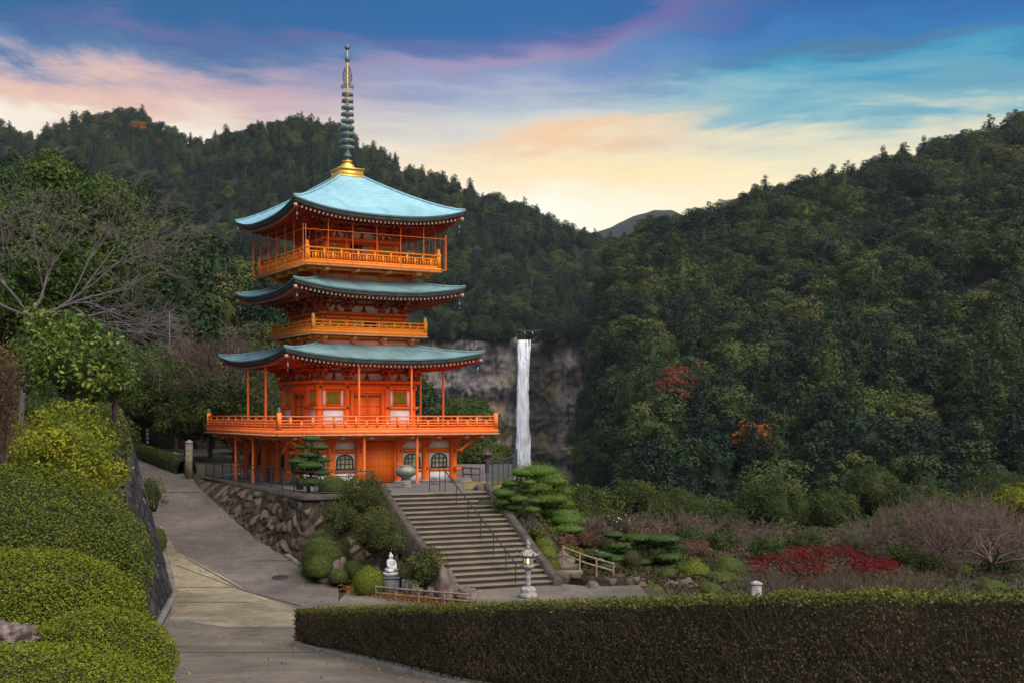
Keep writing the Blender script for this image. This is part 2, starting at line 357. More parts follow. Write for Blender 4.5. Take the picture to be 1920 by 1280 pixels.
def stonewall_mat(name, cols, spots=False):
    m = bpy.data.materials.new(name); m.use_nodes = True; t = m.node_tree; b = NB(t); p = t.nodes['Principled BSDF']
    at = b.n('ShaderNodeAttribute', attribute_name='tint'); tc = b.n('ShaderNodeTexCoord')
    f = b.m('ADD', at.outputs['Fac'], b.m('MULTIPLY', b.m('SUBTRACT', b.noise(tc.outputs['Object'], 5.0, 6, 0.65), 0.5), 0.7))
    c = b.ramp(f, [(i / (len(cols) - 1), tuple(list(q) + [1])) for i, q in enumerate(cols)])
    if spots:
        vo = b.n('ShaderNodeTexVoronoi'); t.links.new(tc.outputs['Object'], vo.inputs['Vector']); vo.inputs['Scale'].default_value = 2.1
        nn = b.noise(tc.outputs['Object'], 0.9, 3)
        k = b.m('MULTIPLY', b.sstep(vo.outputs['Distance'], 0.13, 0.08), b.sstep(nn, 0.40, 0.5))
        c = b.mix(k, c, (0.42, 0.41, 0.40, 1))
    t.links.new(c, p.inputs['Base Color']); p.inputs['Roughness'].default_value = 0.9; p.inputs['Specular IOR Level'].default_value = 0.2
    bn = b.n('ShaderNodeBump'); bn.inputs['Strength'].default_value = 0.6; bn.inputs['Distance'].default_value = 0.04
    t.links.new(b.noise(tc.outputs['Object'], 14, 5, 0.7), bn.inputs['Height']); t.links.new(bn.outputs[0], p.inputs['Normal'])
    return m
M['rubble'] = stonewall_mat('rubble_stone', [(0.018, 0.014, 0.011), (0.036, 0.027, 0.020), (0.062, 0.046, 0.033), (0.12, 0.09, 0.062)])
M['darkwall'] = stonewall_mat('dark_bank_stone', [(0.014, 0.013, 0.014), (0.028, 0.025, 0.026), (0.05, 0.044, 0.042)], True)

LM = {}
LM['azalea'] = leafmat('azalea_leaf', [(0.050, 0.064, 0.005), (0.088, 0.105, 0.006), (0.140, 0.155, 0.009), (0.22, 0.225, 0.014)], pn=0.5, pscale=2.2, trans=.10)
LM['azolive'] = leafmat('olive_azalea_leaf', [(0.022, 0.024, 0.005), (0.040, 0.040, 0.007), (0.066, 0.062, 0.010), (0.12, 0.095, 0.018)], pn=0.8, pscale=0.9, trans=.10)
LM['azmid'] = leafmat('green_azalea_leaf', [(0.034, 0.050, 0.005), (0.060, 0.078, 0.007), (0.095, 0.112, 0.010), (0.15, 0.16, 0.014)], pn=0.6, pscale=1.4, trans=.10)
LM['azdark'] = leafmat('azalea_dark_leaf', [(0.03, 0.045, 0.008), (0.062, 0.08, 0.012), (0.10, 0.11, 0.015), (0.15, 0.14, 0.02)], pn=0.5, pscale=1.2)
LM['yellowleaf'] = leafmat('yellow_green_leaf', [(0.05, 0.068, 0.006), (0.13, 0.155, 0.012), (0.23, 0.235, 0.016), (0.36, 0.30, 0.02)], pn=0.4, pscale=1.0, trans=0.35)
LM['broad'] = leafmat('glossy_broad_leaf', [(0.02, 0.04, 0.009), (0.045, 0.078, 0.015), (0.10, 0.145, 0.026), (0.24, 0.26, 0.035)], rough=0.4, pn=0.3, pscale=1.0)
LM['pine'] = leafmat('pine_needle', [(0.025, 0.05, 0.010), (0.045, 0.085, 0.014), (0.075, 0.12, 0.017), (0.11, 0.155, 0.02)], pn=0.3, pscale=0.8)
LM['pineyel'] = leafmat('pruned_pine_needle', [(0.04, 0.075, 0.010), (0.075, 0.125, 0.014), (0.12, 0.17, 0.018), (0.18, 0.22, 0.028)], pn=0.3, pscale=0.8)
LM['garden'] = leafmat('garden_tree_leaf', [(0.013, 0.022, 0.007), (0.030, 0.045, 0.010), (0.060, 0.076, 0.013), (0.10, 0.108, 0.018)], pn=0.5, pscale=0.5)
LM['shrub'] = leafmat('mixed_shrub_leaf', [(0.018, 0.028, 0.008), (0.042, 0.054, 0.011), (0.085, 0.088, 0.018), (0.15, 0.125, 0.035)], pn=0.6, pscale=1.1)
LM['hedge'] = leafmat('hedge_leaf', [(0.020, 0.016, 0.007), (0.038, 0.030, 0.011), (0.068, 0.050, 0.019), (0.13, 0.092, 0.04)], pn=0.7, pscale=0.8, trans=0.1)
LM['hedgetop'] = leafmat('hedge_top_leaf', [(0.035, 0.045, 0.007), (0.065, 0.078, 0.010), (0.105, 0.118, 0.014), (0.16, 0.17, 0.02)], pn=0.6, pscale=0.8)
LM['dense'] = leafmat('dense_evergreen_leaf', [(0.014, 0.030, 0.007), (0.030, 0.056, 0.011), (0.056, 0.088, 0.016), (0.095, 0.12, 0.025)], pn=0.5, pscale=0.25)
LM['bamboo'] = leafmat('dome_tree_leaf', [(0.018, 0.036, 0.008), (0.036, 0.064, 0.012), (0.064, 0.098, 0.018), (0.10, 0.135, 0.026)], pn=0.6, pscale=0.3)
LM['redleaf'] = leafmat('red_maple_leaf', [(0.045, 0.004, 0.006), (0.10, 0.006, 0.010), (0.17, 0.010, 0.012), (0.22, 0.035, 0.016)], pn=0.6, pscale=0.5)
LM['rust'] = leafmat('rust_leaf', [(0.09, 0.022, 0.014), (0.16, 0.04, 0.022), (0.24, 0.07, 0.03)], pn=0.4, pscale=0.2)
LM['cover'] = leafmat('garden_cover_leaf', [(0.016, 0.016, 0.007), (0.034, 0.034, 0.011), (0.062, 0.05, 0.018), (0.10, 0.066, 0.03)], pn=.9, pscale=.5)
LM['litter'] = leafmat('fallen_leaf', [(0.05, 0.03, 0.015), (0.12, 0.07, 0.03), (0.22, 0.12, 0.04), (0.25, 0.2, 0.06)], trans=.05)
LM['orangeleaf'] = leafmat('orange_leaf', [(0.14, 0.05, 0.012), (0.26, 0.09, 0.015), (0.34, 0.15, 0.02)], pn=0.4, pscale=0.6)
LM['brownshrub'] = leafmat('dry_brown_leaf', [(0.06, 0.03, 0.018), (0.12, 0.06, 0.035), (0.18, 0.10, 0.06)], pn=0.4, pscale=0.9)
LM['conifer'] = leafmat('forest_conifer_leaf', [(0.004, 0.011, 0.008), (0.008, 0.019, 0.011), (0.016, 0.033, 0.012), (0.034, 0.055, 0.014), (0.068, 0.092, 0.018)], objvar=0.7, pn=0.55, pscale=0.012, trans=0.15)
LM['forest'] = leafmat('forest_broad_leaf', [(0.005, 0.012, 0.008), (0.009, 0.021, 0.010), (0.020, 0.036, 0.012), (0.042, 0.060, 0.015), (0.076, 0.088, 0.019), (0.06, 0.038, 0.026)], objvar=0.72, pn=0.45, pscale=0.012, trans=0.15)

# ================================================================== PAGODA
ZT = -3.15
PAG = thing('pagoda', 'vermilion three storey pagoda with turquoise copper roofs and a tall ringed finial', 'pagoda', (-8.015, 60.0, ZT), 0.52)
def rot(V, k):
    a = k * math.pi / 2; ca, sa = round(math.cos(a)), round(math.sin(a))
    V = np.asarray(V, float); return np.stack([V[..., 0] * ca - V[..., 1] * sa, V[..., 0] * sa + V[..., 1] * ca, V[..., 2]], -1)
class SB(MB):
    """builder in the frame of one face: x along the face, y outward negative, turned by k quarter turns"""
    def __init__(s, k=0): super().__init__(); s.k = k
    def add(s, V, Fc, mi=0, tint=None): return super().add(rot(np.asarray(V, float).reshape(-1, 3), s.k), Fc, mi, tint)
SIDES = (0, 3, 1, 2)     # front, left, right, back

def make_roof(E_, zc, up, Iw, zi, expo, soff_in, soff_z, thick=0.20, cm='copper'):
    """square curved roof; E_ half eave, zc corner tip height, up corner upturn, Iw/zi inner half and height"""
    n, m = 41, 14
    tt = np.linspace(-1, 1, n)
    def surf(s, r, dz=0.0, shrink=0.0):
        half = (E_ - shrink) + (Iw - (E_ - shrink)) * r
        ze = zc - up * (1 - np.abs(s) ** 2.6)
        z = ze * (1 - r) + zi * r
        z = z - (zi - (zc - up)) * (r - r ** expo) * 1.0
        return np.stack([half * s, -half * np.ones_like(s), z + dz], -1)
    top = MB(); und = MB(); edge = MB()
    for k in range(4):
        P = np.stack([surf(tt, r) for r in np.linspace(0, 1, m)], 0)
        top.grid(rot(P, k), 0)
        # eave edge: copper lip, then boards stepping in, the lip's shadow put into their dark tone
        a = surf(tt, 0.0); b1 = surf(tt, 0.0, -0.07); c1 = surf(tt, 0.0, -0.07, 0.05); c2 = surf(tt, 0.0, -thick, 0.07); c3 = surf(tt, 0, -thick, 0.14); c4 = surf(tt, 0, -thick - 0.07, 0.15)
        top.grid(rot(np.stack([b1, a]), k), 1); top.grid(rot(np.stack([c1, b1]), k), 1)
        edge.grid(rot(np.stack([c2, c1]), k), 0); edge.grid(rot(np.stack([c3, c2]), k), 0); edge.grid(rot(np.stack([c4, c3]), k), 0)
        # underside
        Q = []
        for r in np.linspace(0, 1, 6):
            h0 = E_ - 0.15; half = h0 + (soff_in - h0) * r
            ze = zc - up * (1 - np.abs(tt) ** 2.6) - thick - 0.07
            Q.append(np.stack([half * tt, -half * np.ones(n), ze * (1 - r) + soff_z * r], -1))
        und.grid(rot(np.stack(Q), k)[::-1], 0)
    # hip ridges
    for k in range(4):
        hp = []
        for r in np.linspace(0, 1, 12):
            p = surf(np.array([1.0]), r)[0]; hp.append(rot(p, k) + np.array([0, 0, 0.02]))
        top.path(hp, 0.055, 6, 0)
    o = top.build('roof', [M[cm], M['copperdk']], PAG, smooth=True)
    edge.build('eave_shadow_board', M['fascia'], o); und.build('soffit', M['red'], o)
    # rafters: two tiers with pale painted ends
    for k in SIDES:
        rb = SB(k); cnt = int(E_ * 2 / 0.205)
        for i in range(cnt):
            s = -0.965 + 1.93 * (i + .5) / cnt; x = s * E_
            ze = zc - up * (1 - abs(s) ** 2.6) - thick - 0.07
            for (yo, dz, mi) in ((0.20, -0.055, 0), (0.95, -0.19, 0)):
                lim = E_ - yo
                if abs(x) > lim - 0.05: continue
                inn = max(soff_in, abs(x) + 0.02)
                if inn > lim - 0.15: continue
                rr = (lim - inn) / (E_ - 0.15 - soff_in)
                zz = ze + dz; slope = (soff_z - ze) / (E_ - 0.15 - soff_in)
                r0 = max(0, (E_ - 0.15 - lim)) * slope
                p0 = np.array([x, -lim, zz + r0]); p1 = np.array([x, -inn, zz + r0 + (lim - inn) * slope])
                w, h = 0.042, 0.05
                V = np.array([[x + sx * w, p[1], p[2] + sz * h] for p in (p0, p1) for sx, sz in ((-1, -1), (1, -1), (1, 1), (-1, 1))])
                rb.add(V, [[0, 4, 5, 1], [1, 5, 6, 2], [2, 6, 7, 3], [3, 7, 4, 0], [4, 7, 6, 5]], 0)
                rb.add(V[:4] + np.array([0, -0.004, 0]), [[0, 1, 2, 3]], 1)
        rb.build('rafter_row', [M['red'], M['cream']], o)
    # corner beam ends and wind bells
    for k in range(4):
        cb = SB(k); zz = zc - thick - 0.2; e = E_ - 0.12
        cb.tube((e - 1.3, -(e - 1.3), zz - 0.28 + 0.1), (e, -e, zz), 0.08, 0.075, 4, 0)
        cb.box(e, -e, zz, 0.13, 0.13, 0.15, 1, rz=math.pi / 4)
        cb.build('corner_beam', [M['red'], M['cream']], o)
        wb = SB(k); q = e - 0.10
        wb.tube((q, -q, zz - 0.10), (q, -q, zz - 0.28), 0.008, n=4); wb.lathe([(0.0, -0.28), (0.035, -0.30), (0.045, -0.42), (0.055, -0.45), (0.0, -0.45)], 10, (q, -q, zz)); wb.tube((q, -q, zz - 0.5), (q, -q, zz - 0.62), 0.008, n=4); wb.box(q, -q, zz - 0.62, 0.06, 0.01, 0.07)
        wb.build('wind_bell', M['bronze'], o)
    return o

make_roof(4.912, 6.08, 0.42, 2.30, 6.46, 1.45, 2.35, 5.72, cm='copperold')
make_roof(4.265, 9.17, 0.40, 2.10, 9.56, 1.45, 2.05, 8.86, cm='copperold')
make_roof(4.256, 12.78, 0.52, 0.56, 14.64, 1.28, 1.80, 12.32)

def bracket_sets(half, z0, z1, xs, soff_reach):
    """three-stepped bracket clusters and the white plaster with struts between them"""
    H = z1 - z0
    for k in SIDES:
        for i, x in enumerate(xs):
            b = SB(k); st = H / 3.6
            b.box(x, -half - 0.06, z0 + 0.07, 0.30, 0.30, 0.14)
            for j in range(3):
                out = half + 0.10 + 0.30 * (j + 1); zz = z0 + 0.20 + st * j
                wl = 0.62 + 0.12 * j
                b.b2(x - 0.06, x + 0.06, -out, -half + 0.02, zz, zz + 0.13)                 # arm outward
                b.b2(x - wl / 2, x + wl / 2, -half - 0.30 * j - 0.13, -half - 0.30 * j - 0.01, zz + 0.002, zz + 0.132)   # cross arm
                for q in (-1, 0, 1):
                    b.box(x + q * (wl / 2 - 0.08), -half - 0.30 * j - 0.07, zz + 0.19, 0.16, 0.16, 0.11)
                    b.b2(x + q * (wl / 2 - .08) - 0.05, x + q * (wl / 2 - .08) + 0.05, -half - 0.30 * j - 0.156, -half - 0.30 * j - 0.152, zz + 0.15, zz + 0.23, 1)
                b.box(x, -out + 0.06, zz + 0.19, 0.17, 0.17, 0.11)
                b.b2(x - 0.055, x + 0.055, -out - 0.006, -out - 0.002, zz + 0.01, zz + 0.12, 1)
            # tail rafter
            zz = z0 + H * 0.82
            b.tube((x, -half - 0.1, zz + 0.12), (x, -half - 1.30, zz - 0.05), 0.07, 0.06, 4)
            b.box(x, -half - 1.32, zz - 0.05, 0.10, 0.02, 0.12, 1)
            b.build('bracket', [M['red'], M['cream']], PAG)
        w = SB(k)
        w.b2(-half + 0.03, half - 0.03, -half + 0.02, -half + 0.06, z0, z1 + 0.2, 0)
        for zz in (0.40, 0.72):
            w.b2(-half - 0.1, half + 0.1, -half - 0.05, -half + 0.015, z0 + H * zz, z0 + H * zz + 0.11, 1)
        for a, c in zip(xs[:-1], xs[1:]):
            xm = (a + c) / 2
            w.b2(xm - 0.045, xm + 0.045, -half - 0.04, -half + 0.018, z0 + 0.01, z0 + H * 0.40, 1)
            w.lathe([(0.0, 0.0), (0.17, 0.0), (0.10, 0.10), (0.05, 0.2), (0, 0.2)], 8, (xm, -half - 0.0, z0 + 0.01), 1)
        # purlin carried by the brackets
        w.b2(-half - 0.95, half + 0.95, -half - 0.98, -half - 0.86, z1 - 0.02, z1 + 0.10, 1)
        w.build('plaster_frieze', [M['white'], M['red']], PAG)
bracket_sets(2.42, 4.76, 5.50, (-2.32, -0.98, 0.98, 2.32), 4.7)
bracket_sets(2.08, 7.92, 8.68, (-1.98, -0.86, 0.86, 1.98), 4.1)
bracket_sets(1.84, 11.42, 12.12, (-1.74, -0.78, 0.78, 1.74), 4.1)

# ---- lower storey
core = MB(); core.b2(-3.72, 3.72, -3.72, 3.72, 0.02, 2.12); core.build('lower_wall', M['red'], PAG)
CX = (-3.80, -2.36, -1.0, 1.0, 2.36, 3.80)
done = set()
for k in SIDES:
    for x in CX:
        p = rot(np.array([x, -3.83, 0]), k); key = (round(p[0], 1), round(p[1], 1))
        if key in done or (abs(x) > 3.7 and (round(p[0] - .0, 1), round(p[1], 1)) in done): continue
        done.add(key)
        if abs(x) > 3.7:                                          # a corner column once
            p = np.array([math.copysign(3.82, p[0]), math.copysign(3.82, p[1]), 0]); kk = (round(p[0], 2), round(p[1], 2))
            if kk in done: continue
            done.add(kk)
        c = MB(); c.tube((p[0], p[1], 0.10), (p[0], p[1], 2.20), 0.19, 0.18, 14, 0); c.lathe([(0.0, 0.0), (0.30, 0.0), (0.29, 0.06), (0.22, 0.11), (0, 0.11)], 14, (p[0], p[1], 0), 1)
        for zz in (0.62, 1.46):
            for a in np.arange(4) * math.pi / 2: c.box(p[0] + 0.195 * math.cos(a), p[1] + 0.195 * math.sin(a), zz, 0.05, 0.05, 0.12, 2)
        c.build('column', [M['orange'], M['palestone'], M['iron']], PAG)
def arched_window(k, xm, w, z0, z1, y):
    fr = SB(k); n = 14
    def arch(wd, zb, zt, yy):
        hw = wd / 2; pts = [(xm - hw, zb), (xm - hw, zb + (zt - zb) * 0.50)]
        for i in range(1, n):
            a = math.pi * (1 - i / n); pts.append((xm + hw * math.cos(a) , zb + (zt - zb) * (0.50 + 0.50 * math.sin(a) ** 0.8)))
        pts += [(xm + hw, zb + (zt - zb) * 0.5), (xm + hw, zb)]
        return np.array([[p[0], yy, p[1]] for p in pts])
    A0 = arch(w, z0, z1, y - 0.05); A1 = arch(w - 0.13, z0 + 0.06, z1 - 0.06, y - 0.05); A2 = arch(w - 0.13, z0 + 0.06, z1 - 0.06, y - 0.01)
    A3 = arch(w, z0, z1, y + 0.01)
    fr.grid(np.stack([A1, A0])); fr.grid(np.stack([A2, A1])); fr.grid(np.stack([A0, A3]))
    fr.b2(xm - w / 2, xm + w / 2, y - 0.05, y, z0 - 0.03, z0 + 0.061)
    for q in (-0.25, 0.0, 0.25):
        fr.b2(xm + q * w - 0.018, xm + q * w + 0.018, y - 0.045, y - 0.012, z0 + 0.06, z1 - 0.07 - abs(q) * 0.3)
    for q in (0.36, 0.66): fr.b2(xm - w / 2 + 0.06, xm + w / 2 - 0.06, y - 0.042, y - 0.012, z0 + (z1 - z0) * q - 0.015, z0 + (z1 - z0) * q + 0.015)
    o = fr.build('arched_window', M['iron'], PAG)
    pn = SB(k); c = A2.mean(0) ; c[1] = y - 0.008; B = A2.copy(); B[:, 1] = y - 0.008
    m_ = len(B); pn.add(np.vstack([c[None], B]), [[0, i, i + 1] for i in range(1, m_)] + [[0, m_, 1]])
    pn.build('window_pane', M['paleyellow'], o)
M['paleyellow'] = mat('pale_pane', (0.50, 0.47, 0.30), 0.5, 0.35, 3, col2=(0.16, 0.16, 0.10))
for k in SIDES:
    t = SB(k)
    for a, c in ((-3.8, -2.36), (-2.36, -1.0), (1.0, 2.36), (2.36, 3.8)):
        x0, x1 = a + 0.17, c - 0.17
        p = SB(k); p.b2(x0, x1, -3.80, -3.74, 1.56, 1.93); p.b2(x0, x1, -3.80, -3.74, 0.62, 1.36); p.b2(x0, x1, -3.80, -3.74, 0.08, 0.48)
        p.build('plaster_panel', M['white'], PAG)
        if k in (0, 3): arched_window(k, (a + c) / 2, 0.84 if k == 0 else 0.62, 0.64, 1.34, -3.803)
        t.b2(x0, x1, -3.86, -3.70, 1.37, 1.55); t.b2(x0, x1, -3.86, -3.70, 0.49, 0.61); t.b2(x0, x1, -3.90, -3.70, 0.0, 0.075, 1)
    t.b2(-3.9, 3.9, -3.90, -3.72, 1.935, 2.15)
    for sx in (-1, 1):
        for zz in (0.49, 1.37): t.box(sx * 4.16, -3.82, zz + 0.08, 0.36, 0.13, 0.15, 0)
    t.build('wall_beam', [M['orange'], M['palestone']], PAG)
    d = SB(k); d.b2(-0.72, 0.72, -3.82, -3.73, 0.03, 1.90, 0)
    for i in range(-3, 4): d.b2(i * 0.2 - 0.004, i * 0.2 + 0.004, -3.823, -3.819, 0.05, 1.88, 1)
    for zz in (0.35, 0.75, 1.15, 1.55): d.b2(-0.71, 0.71, -3.824, -3.819, zz - .006, zz + .006, 1)
    for sx in (-1, 1): d.b2(sx * 0.79 - 0.06, sx * 0.79 + 0.06, -3.88, -3.73, 0.03, 1.93, 0)
    d.build('lower_door', [M['orange'], M['red']], PAG)
# slender outer props
for k in SIDES:
    for x in (-1.30, 1.30):
        p = SB(k); p.tube((x, -5.15, 0.0), (x, -5.15, 2.2), 0.065, n=8); p.lathe([(0.0, 0), (0.12, 0), (0.1, 0.05), (0, 0.05)], 10, (x, -5.15, 0), 1)
        p.build('deck_post', [M['deckpaint'], M['stone']], PAG)
        q = SB(k); q.tube((x, -4.55, 2.45), (x, -4.55, 5.58), 0.055, n=8); q.build('eave_post', M['deckpaint'], PAG)

# ---- decks and railings
def deck(half, zb, zt, lip, name, mats, joists, inner):
    d = MB(); d.b2(-half, half, -half, half, zb + 0.07, zt, 0)
    for k in range(4):
        s = SB(k); s.b2(-half - lip, half + lip, -half - lip, -half + 0.02, zb, zb + 0.066, 1); d.V += s.V; d.Fa += [(f + d.n, mi, t) for f, mi, t in s.Fa]; d.n += s.n
    o = d.build(name, mats, PAG)
    for k in SIDES:
        j = SB(k)
        for x in joists:
            j.b2(x - 0.09, x + 0.09, -half + 0.10, -inner, zb - 0.17, zb - 0.004, 0); j.b2(x - 0.08, x + 0.08, -half + 0.08, -half + 0.1, zb - 0.15, zb - 0.02, 1)
            j.tube((x, -inner - 0.05, zb - 0.75 if half > 5 else zb - 0.4), (x, -half + 0.75, zb - 0.15), 0.07, 0.07, 4, 0)
        j.b2(-half + 0.3, half - 0.3, -half + 0.35, -half + 0.53, zb - 0.11, zb - 0.01, 0)
        j.build('joist_row', [mats[0], M['cream']], o)
    return o
def railing(h, zd, rails, step, kind, pm, capm, inset=0.0, topover=0.0):
    zt = rails[0]
    for k in SIDES:
        r = SB(k)
        for i, z in enumerate(rails):
            w = 0.045 if i else 0.055
            r.b2(-h - topover * (i == 0), h + topover * (i == 0), -h - w, -h + w, z - 0.032, z + 0.032)
        r.b2(-h, h, -h - 0.06, -h + 0.06, zd, zd + 0.09)
        n = int(2 * h / step)
        for i in range(1, n):
            x = -h + 2 * h * i / n
            if kind == 'panel':
                top = rails[0] if i % 2 else rails[1]
                r.b2(x - 0.048, x + 0.048, -h - 0.052, -h + 0.052, zd + 0.09, top - 0.033)
            elif kind == 'bar':
                if i % 6 == 0: r.b2(x - 0.05, x + 0.05, -h - 0.05, -h + 0.05, zd + 0.09, rails[0] - 0.033)
                elif i % 6 == 3: r.b2(x - 0.05, x + 0.05, -h - 0.05, -h + 0.05, zd + 0.09, rails[1] - 0.033)
                else: r.b2(x - 0.022, x + 0.022, -h - 0.02, -h + 0.02, zd + 0.09, rails[1] - 0.033)
            else:
                r.b2(x - 0.04, x + 0.04, -h - 0.05, -h + 0.05, zd + 0.09, (rails[0] if i % 2 == 0 else rails[1]) - 0.033)
        r.build('railing', pm, PAG)
        p = SB(k); hh = 0.16 if kind == 'panel' else 0.10
        p.b2(-h - 0.085, -h + 0.085, -h - 0.085, -h + 0.085, zd, zt + hh)
        p.lathe([(0.09, 0), (0.10, 0.02), (0.06, 0.05), (0.095, 0.12), (0.06, 0.18), (0.0, 0.24)], 12, (-h, -h, zt + hh), 1)
        p.build('corner_post', [pm, capm], PAG)
M['capbronze'] = mat('bronze_cap', (0.14, 0.17, 0.12), 0.5, 0.3, 8, metal=0.3)
M['palegold'] = mat('pale_gilt_cap', (0.62, 0.55, 0.25), 0.45, 0.2, 8, metal=0.3)
M['lip'] = mat('worn_lip_paint', (0.62, 0.33, 0.20), 0.6, 0.25, 4)
deck(5.41, 2.20, 2.45, 0.08, 'lower_deck', [M['deckpaint'], M['lip']], (-4.6, -3.8, -2.36, -1.0, 1.0, 2.36, 3.8, 4.6), 3.7)
railing(5.30, 2.45, (3.05, 2.87, 2.74, 2.63), 0.49, 'panel', M['deckpaint'], M['capbronze'])
deck(2.90, 6.78, 7.02, 0.06, 'middle_balcony', [M['amber'], M['lip']], (-2.2, -0.75, 0.75, 2.2), 2.3)
railing(2.82, 7.02, (7.44, 7.28, 7.15), 0.38, 'low', M['amber'], M['palegold'])
deck(3.39, 9.86, 10.08, 0.05, 'upper_balcony', [M['amber'], M['lip']], (-2.3, -0.8, 0.8, 2.3), 2.2)
railing(3.30, 10.08, (10.68, 10.50), 0.135, 'bar', M['amber'], M['amber'], topover=0.12)
for (hf, z0, z1, x) in ((2.42, 6.20, 6.74, 2.2), (2.30, 9.30, 9.82, 2.1)):
    sk = MB(); sk.b2(-hf + .05, hf - .05, -hf + .05, hf - .05, z0, z1 + .1, 0)
    for k in range(4):
        s = SB(k); s.b2(-hf, hf, -hf - 0.02, -hf + 0.045, z0 + 0.2, z0 + 0.40, 1); s.b2(-hf - .04, hf + .04, -hf - 0.05, -hf + 0.04, z0 + 0.08, z0 + 0.195, 0)
        for xx in (-x, -0.75, 0.75, x): s.box(xx, -hf - 0.05, z0 + 0.43, 0.30, 0.30, 0.14, 0); s.box(xx, -hf - 0.12, z0 + 0.33, 0.16, 0.2, 0.10, 0)
        sk.V += s.V; sk.Fa += [(f + sk.n, mi, t) for f, mi, t in s.Fa]; sk.n += s.n
    sk.build('balcony_skirt', [M['orange'], mat('pale_orange_board', (0.72, 0.30, 0.18), 0.6, 0.2, 3)], PAG)

# ---- main storey
c = MB(); c.b2(-2.36, 2.36, -2.36, 2.36, 2.45, 4.9); c.build('main_wall', M['orange'], PAG)
for (h, z0, z1, xs, r) in ((2.36, 2.45, 4.60, (-2.36, -1.02, 1.02, 2.36), 0.16), (2.02, 7.02, 7.56, (-2.0, -0.88, 0.88, 2.0), 0.12), (1.78, 10.08, 11.30, (-1.76, -0.80, 0.80, 1.76), 0.11)):
    seen = set()
    for k in SIDES:
        for x in xs:
            p = rot(np.array([x, -h, 0]), k); key = (round(p[0], 2), round(p[1], 2))
            if abs(x) > 0.98 * h: p = np.array([math.copysign(h, p[0]), math.copysign(h, p[1]), 0]); key = (round(p[0], 1), round(p[1], 1), 'c')
            if key in seen: continue
            seen.add(key); b = MB(); b.tube((p[0], p[1], z0), (p[0], p[1], z1), r, n=12); b.build('column', M['orange'], PAG)
def slat_window(k, x0, x1, z0, z1, y, mm='yellow'):
    f = SB(k); f.b2(x0 - 0.06, x1 + 0.06, y - 0.05, y, z0 - 0.06, z0); f.b2(x0 - 0.06, x1 + 0.06, y - 0.05, y, z1, z1 + 0.06)
    f.b2(x0 - 0.06, x0, y - 0.05, y, z0 - .001, z1 + .001); f.b2(x1, x1 + 0.06, y - 0.05, y, z0 - .001, z1 + .001)
    o = f.build('slatted_window', M['orange'], PAG)
    s = SB(k); s.b2(x0 + .001, x1 - .001, y - 0.012, y - 0.004, z0 + .001, z1 - .001, 0)
    n = max(4, int((x1 - x0) / 0.085))
    for i in range(n):
        x = x0 + (x1 - x0) * (i + .5) / n; s.box(x, y - 0.03, (z0 + z1) / 2, 0.04, 0.04, z1 - z0 - .002, 1, rz=math.pi / 4)
    s.build('window_slats', [M['slat'], M['yellow']], o)
for k in SIDES:
    b = SB(k); y = -2.36
    b.b2(-2.72, 2.72, y - 0.22, y + 0.1, 4.60, 4.755); b.b2(-2.50, 2.50, y - 0.185, y + 0.1, 4.30, 4.53); b.b2(-2.45, 2.45, y - 0.14, y + 0.1, 4.532, 4.598, 1)
    b.b2(-2.62, -0.90, y - 0.19, y + 0.1, 3.40, 3.52); b.b2(0.90, 2.62, y - 0.19, y + 0.1, 3.40, 3.52); b.b2(-2.5, 2.5, y - 0.19, y + 0.1, 2.46, 2.58)
    for sx in (-2.36, -1.02, 1.02, 2.36):
        for zz in (3.46, 4.42): b.lathe([(0.055, 0), (0.05, 0.03), (0, 0.045)], 8, (0, 0, 0), 2) if False else b.box(sx, y - 0.2, zz, 0.10, 0.03, 0.10, 2, 0)
    b.build('wall_beam', [M['orange'], M['red'], M['iron']], PAG)
    for sx in (-1, 1):
        p = SB(k); xa, xb = sorted((sx * 1.19, sx * 2.19))
        p.b2(xa, xb, y - 0.06, y - 0.004, 2.6, 3.39); p.b2(xa, xa + 0.12, y - 0.06, y - 0.004, 3.53, 4.29); p.b2(xb - 0.12, xb, y - 0.06, y - 0.004, 3.53, 4.29)
        p.build('plaster_panel', M['white'], PAG)
        slat_window(k, xa + 0.19, xb - 0.19, 3.62, 4.21, y - 0.02)
    d = SB(k); d.b2(-0.86, -0.70, y - 0.14, y, 2.58, 4.30, 0); d.b2(0.70, 0.86, y - 0.14, y, 2.58, 4.30, 0); d.b2(-0.70, 0.70, y - 0.14, y, 4.14, 4.30, 0)
    d.b2(-0.69, -0.01, y - 0.06, y, 2.58, 4.13, 0); d.b2(0.01, 0.69, y - 0.06, y, 2.58, 4.13, 0)
    for zz in (2.75, 3.10, 3.52, 3.95):
        for i in range(5):
            for sx in (-1, 1): d.box(sx * (0.10 + 0.125 * i), y - 0.067, zz, 0.05, 0.02, 0.045, 1)
    for sx in (-1, 1): d.b2(sx * 0.36 - .28, sx * 0.36 + .28, y - 0.066, y - 0.058, 3.99, 4.04, 1)
    d.build('main_door', [M['orange'], M['iron']], PAG)
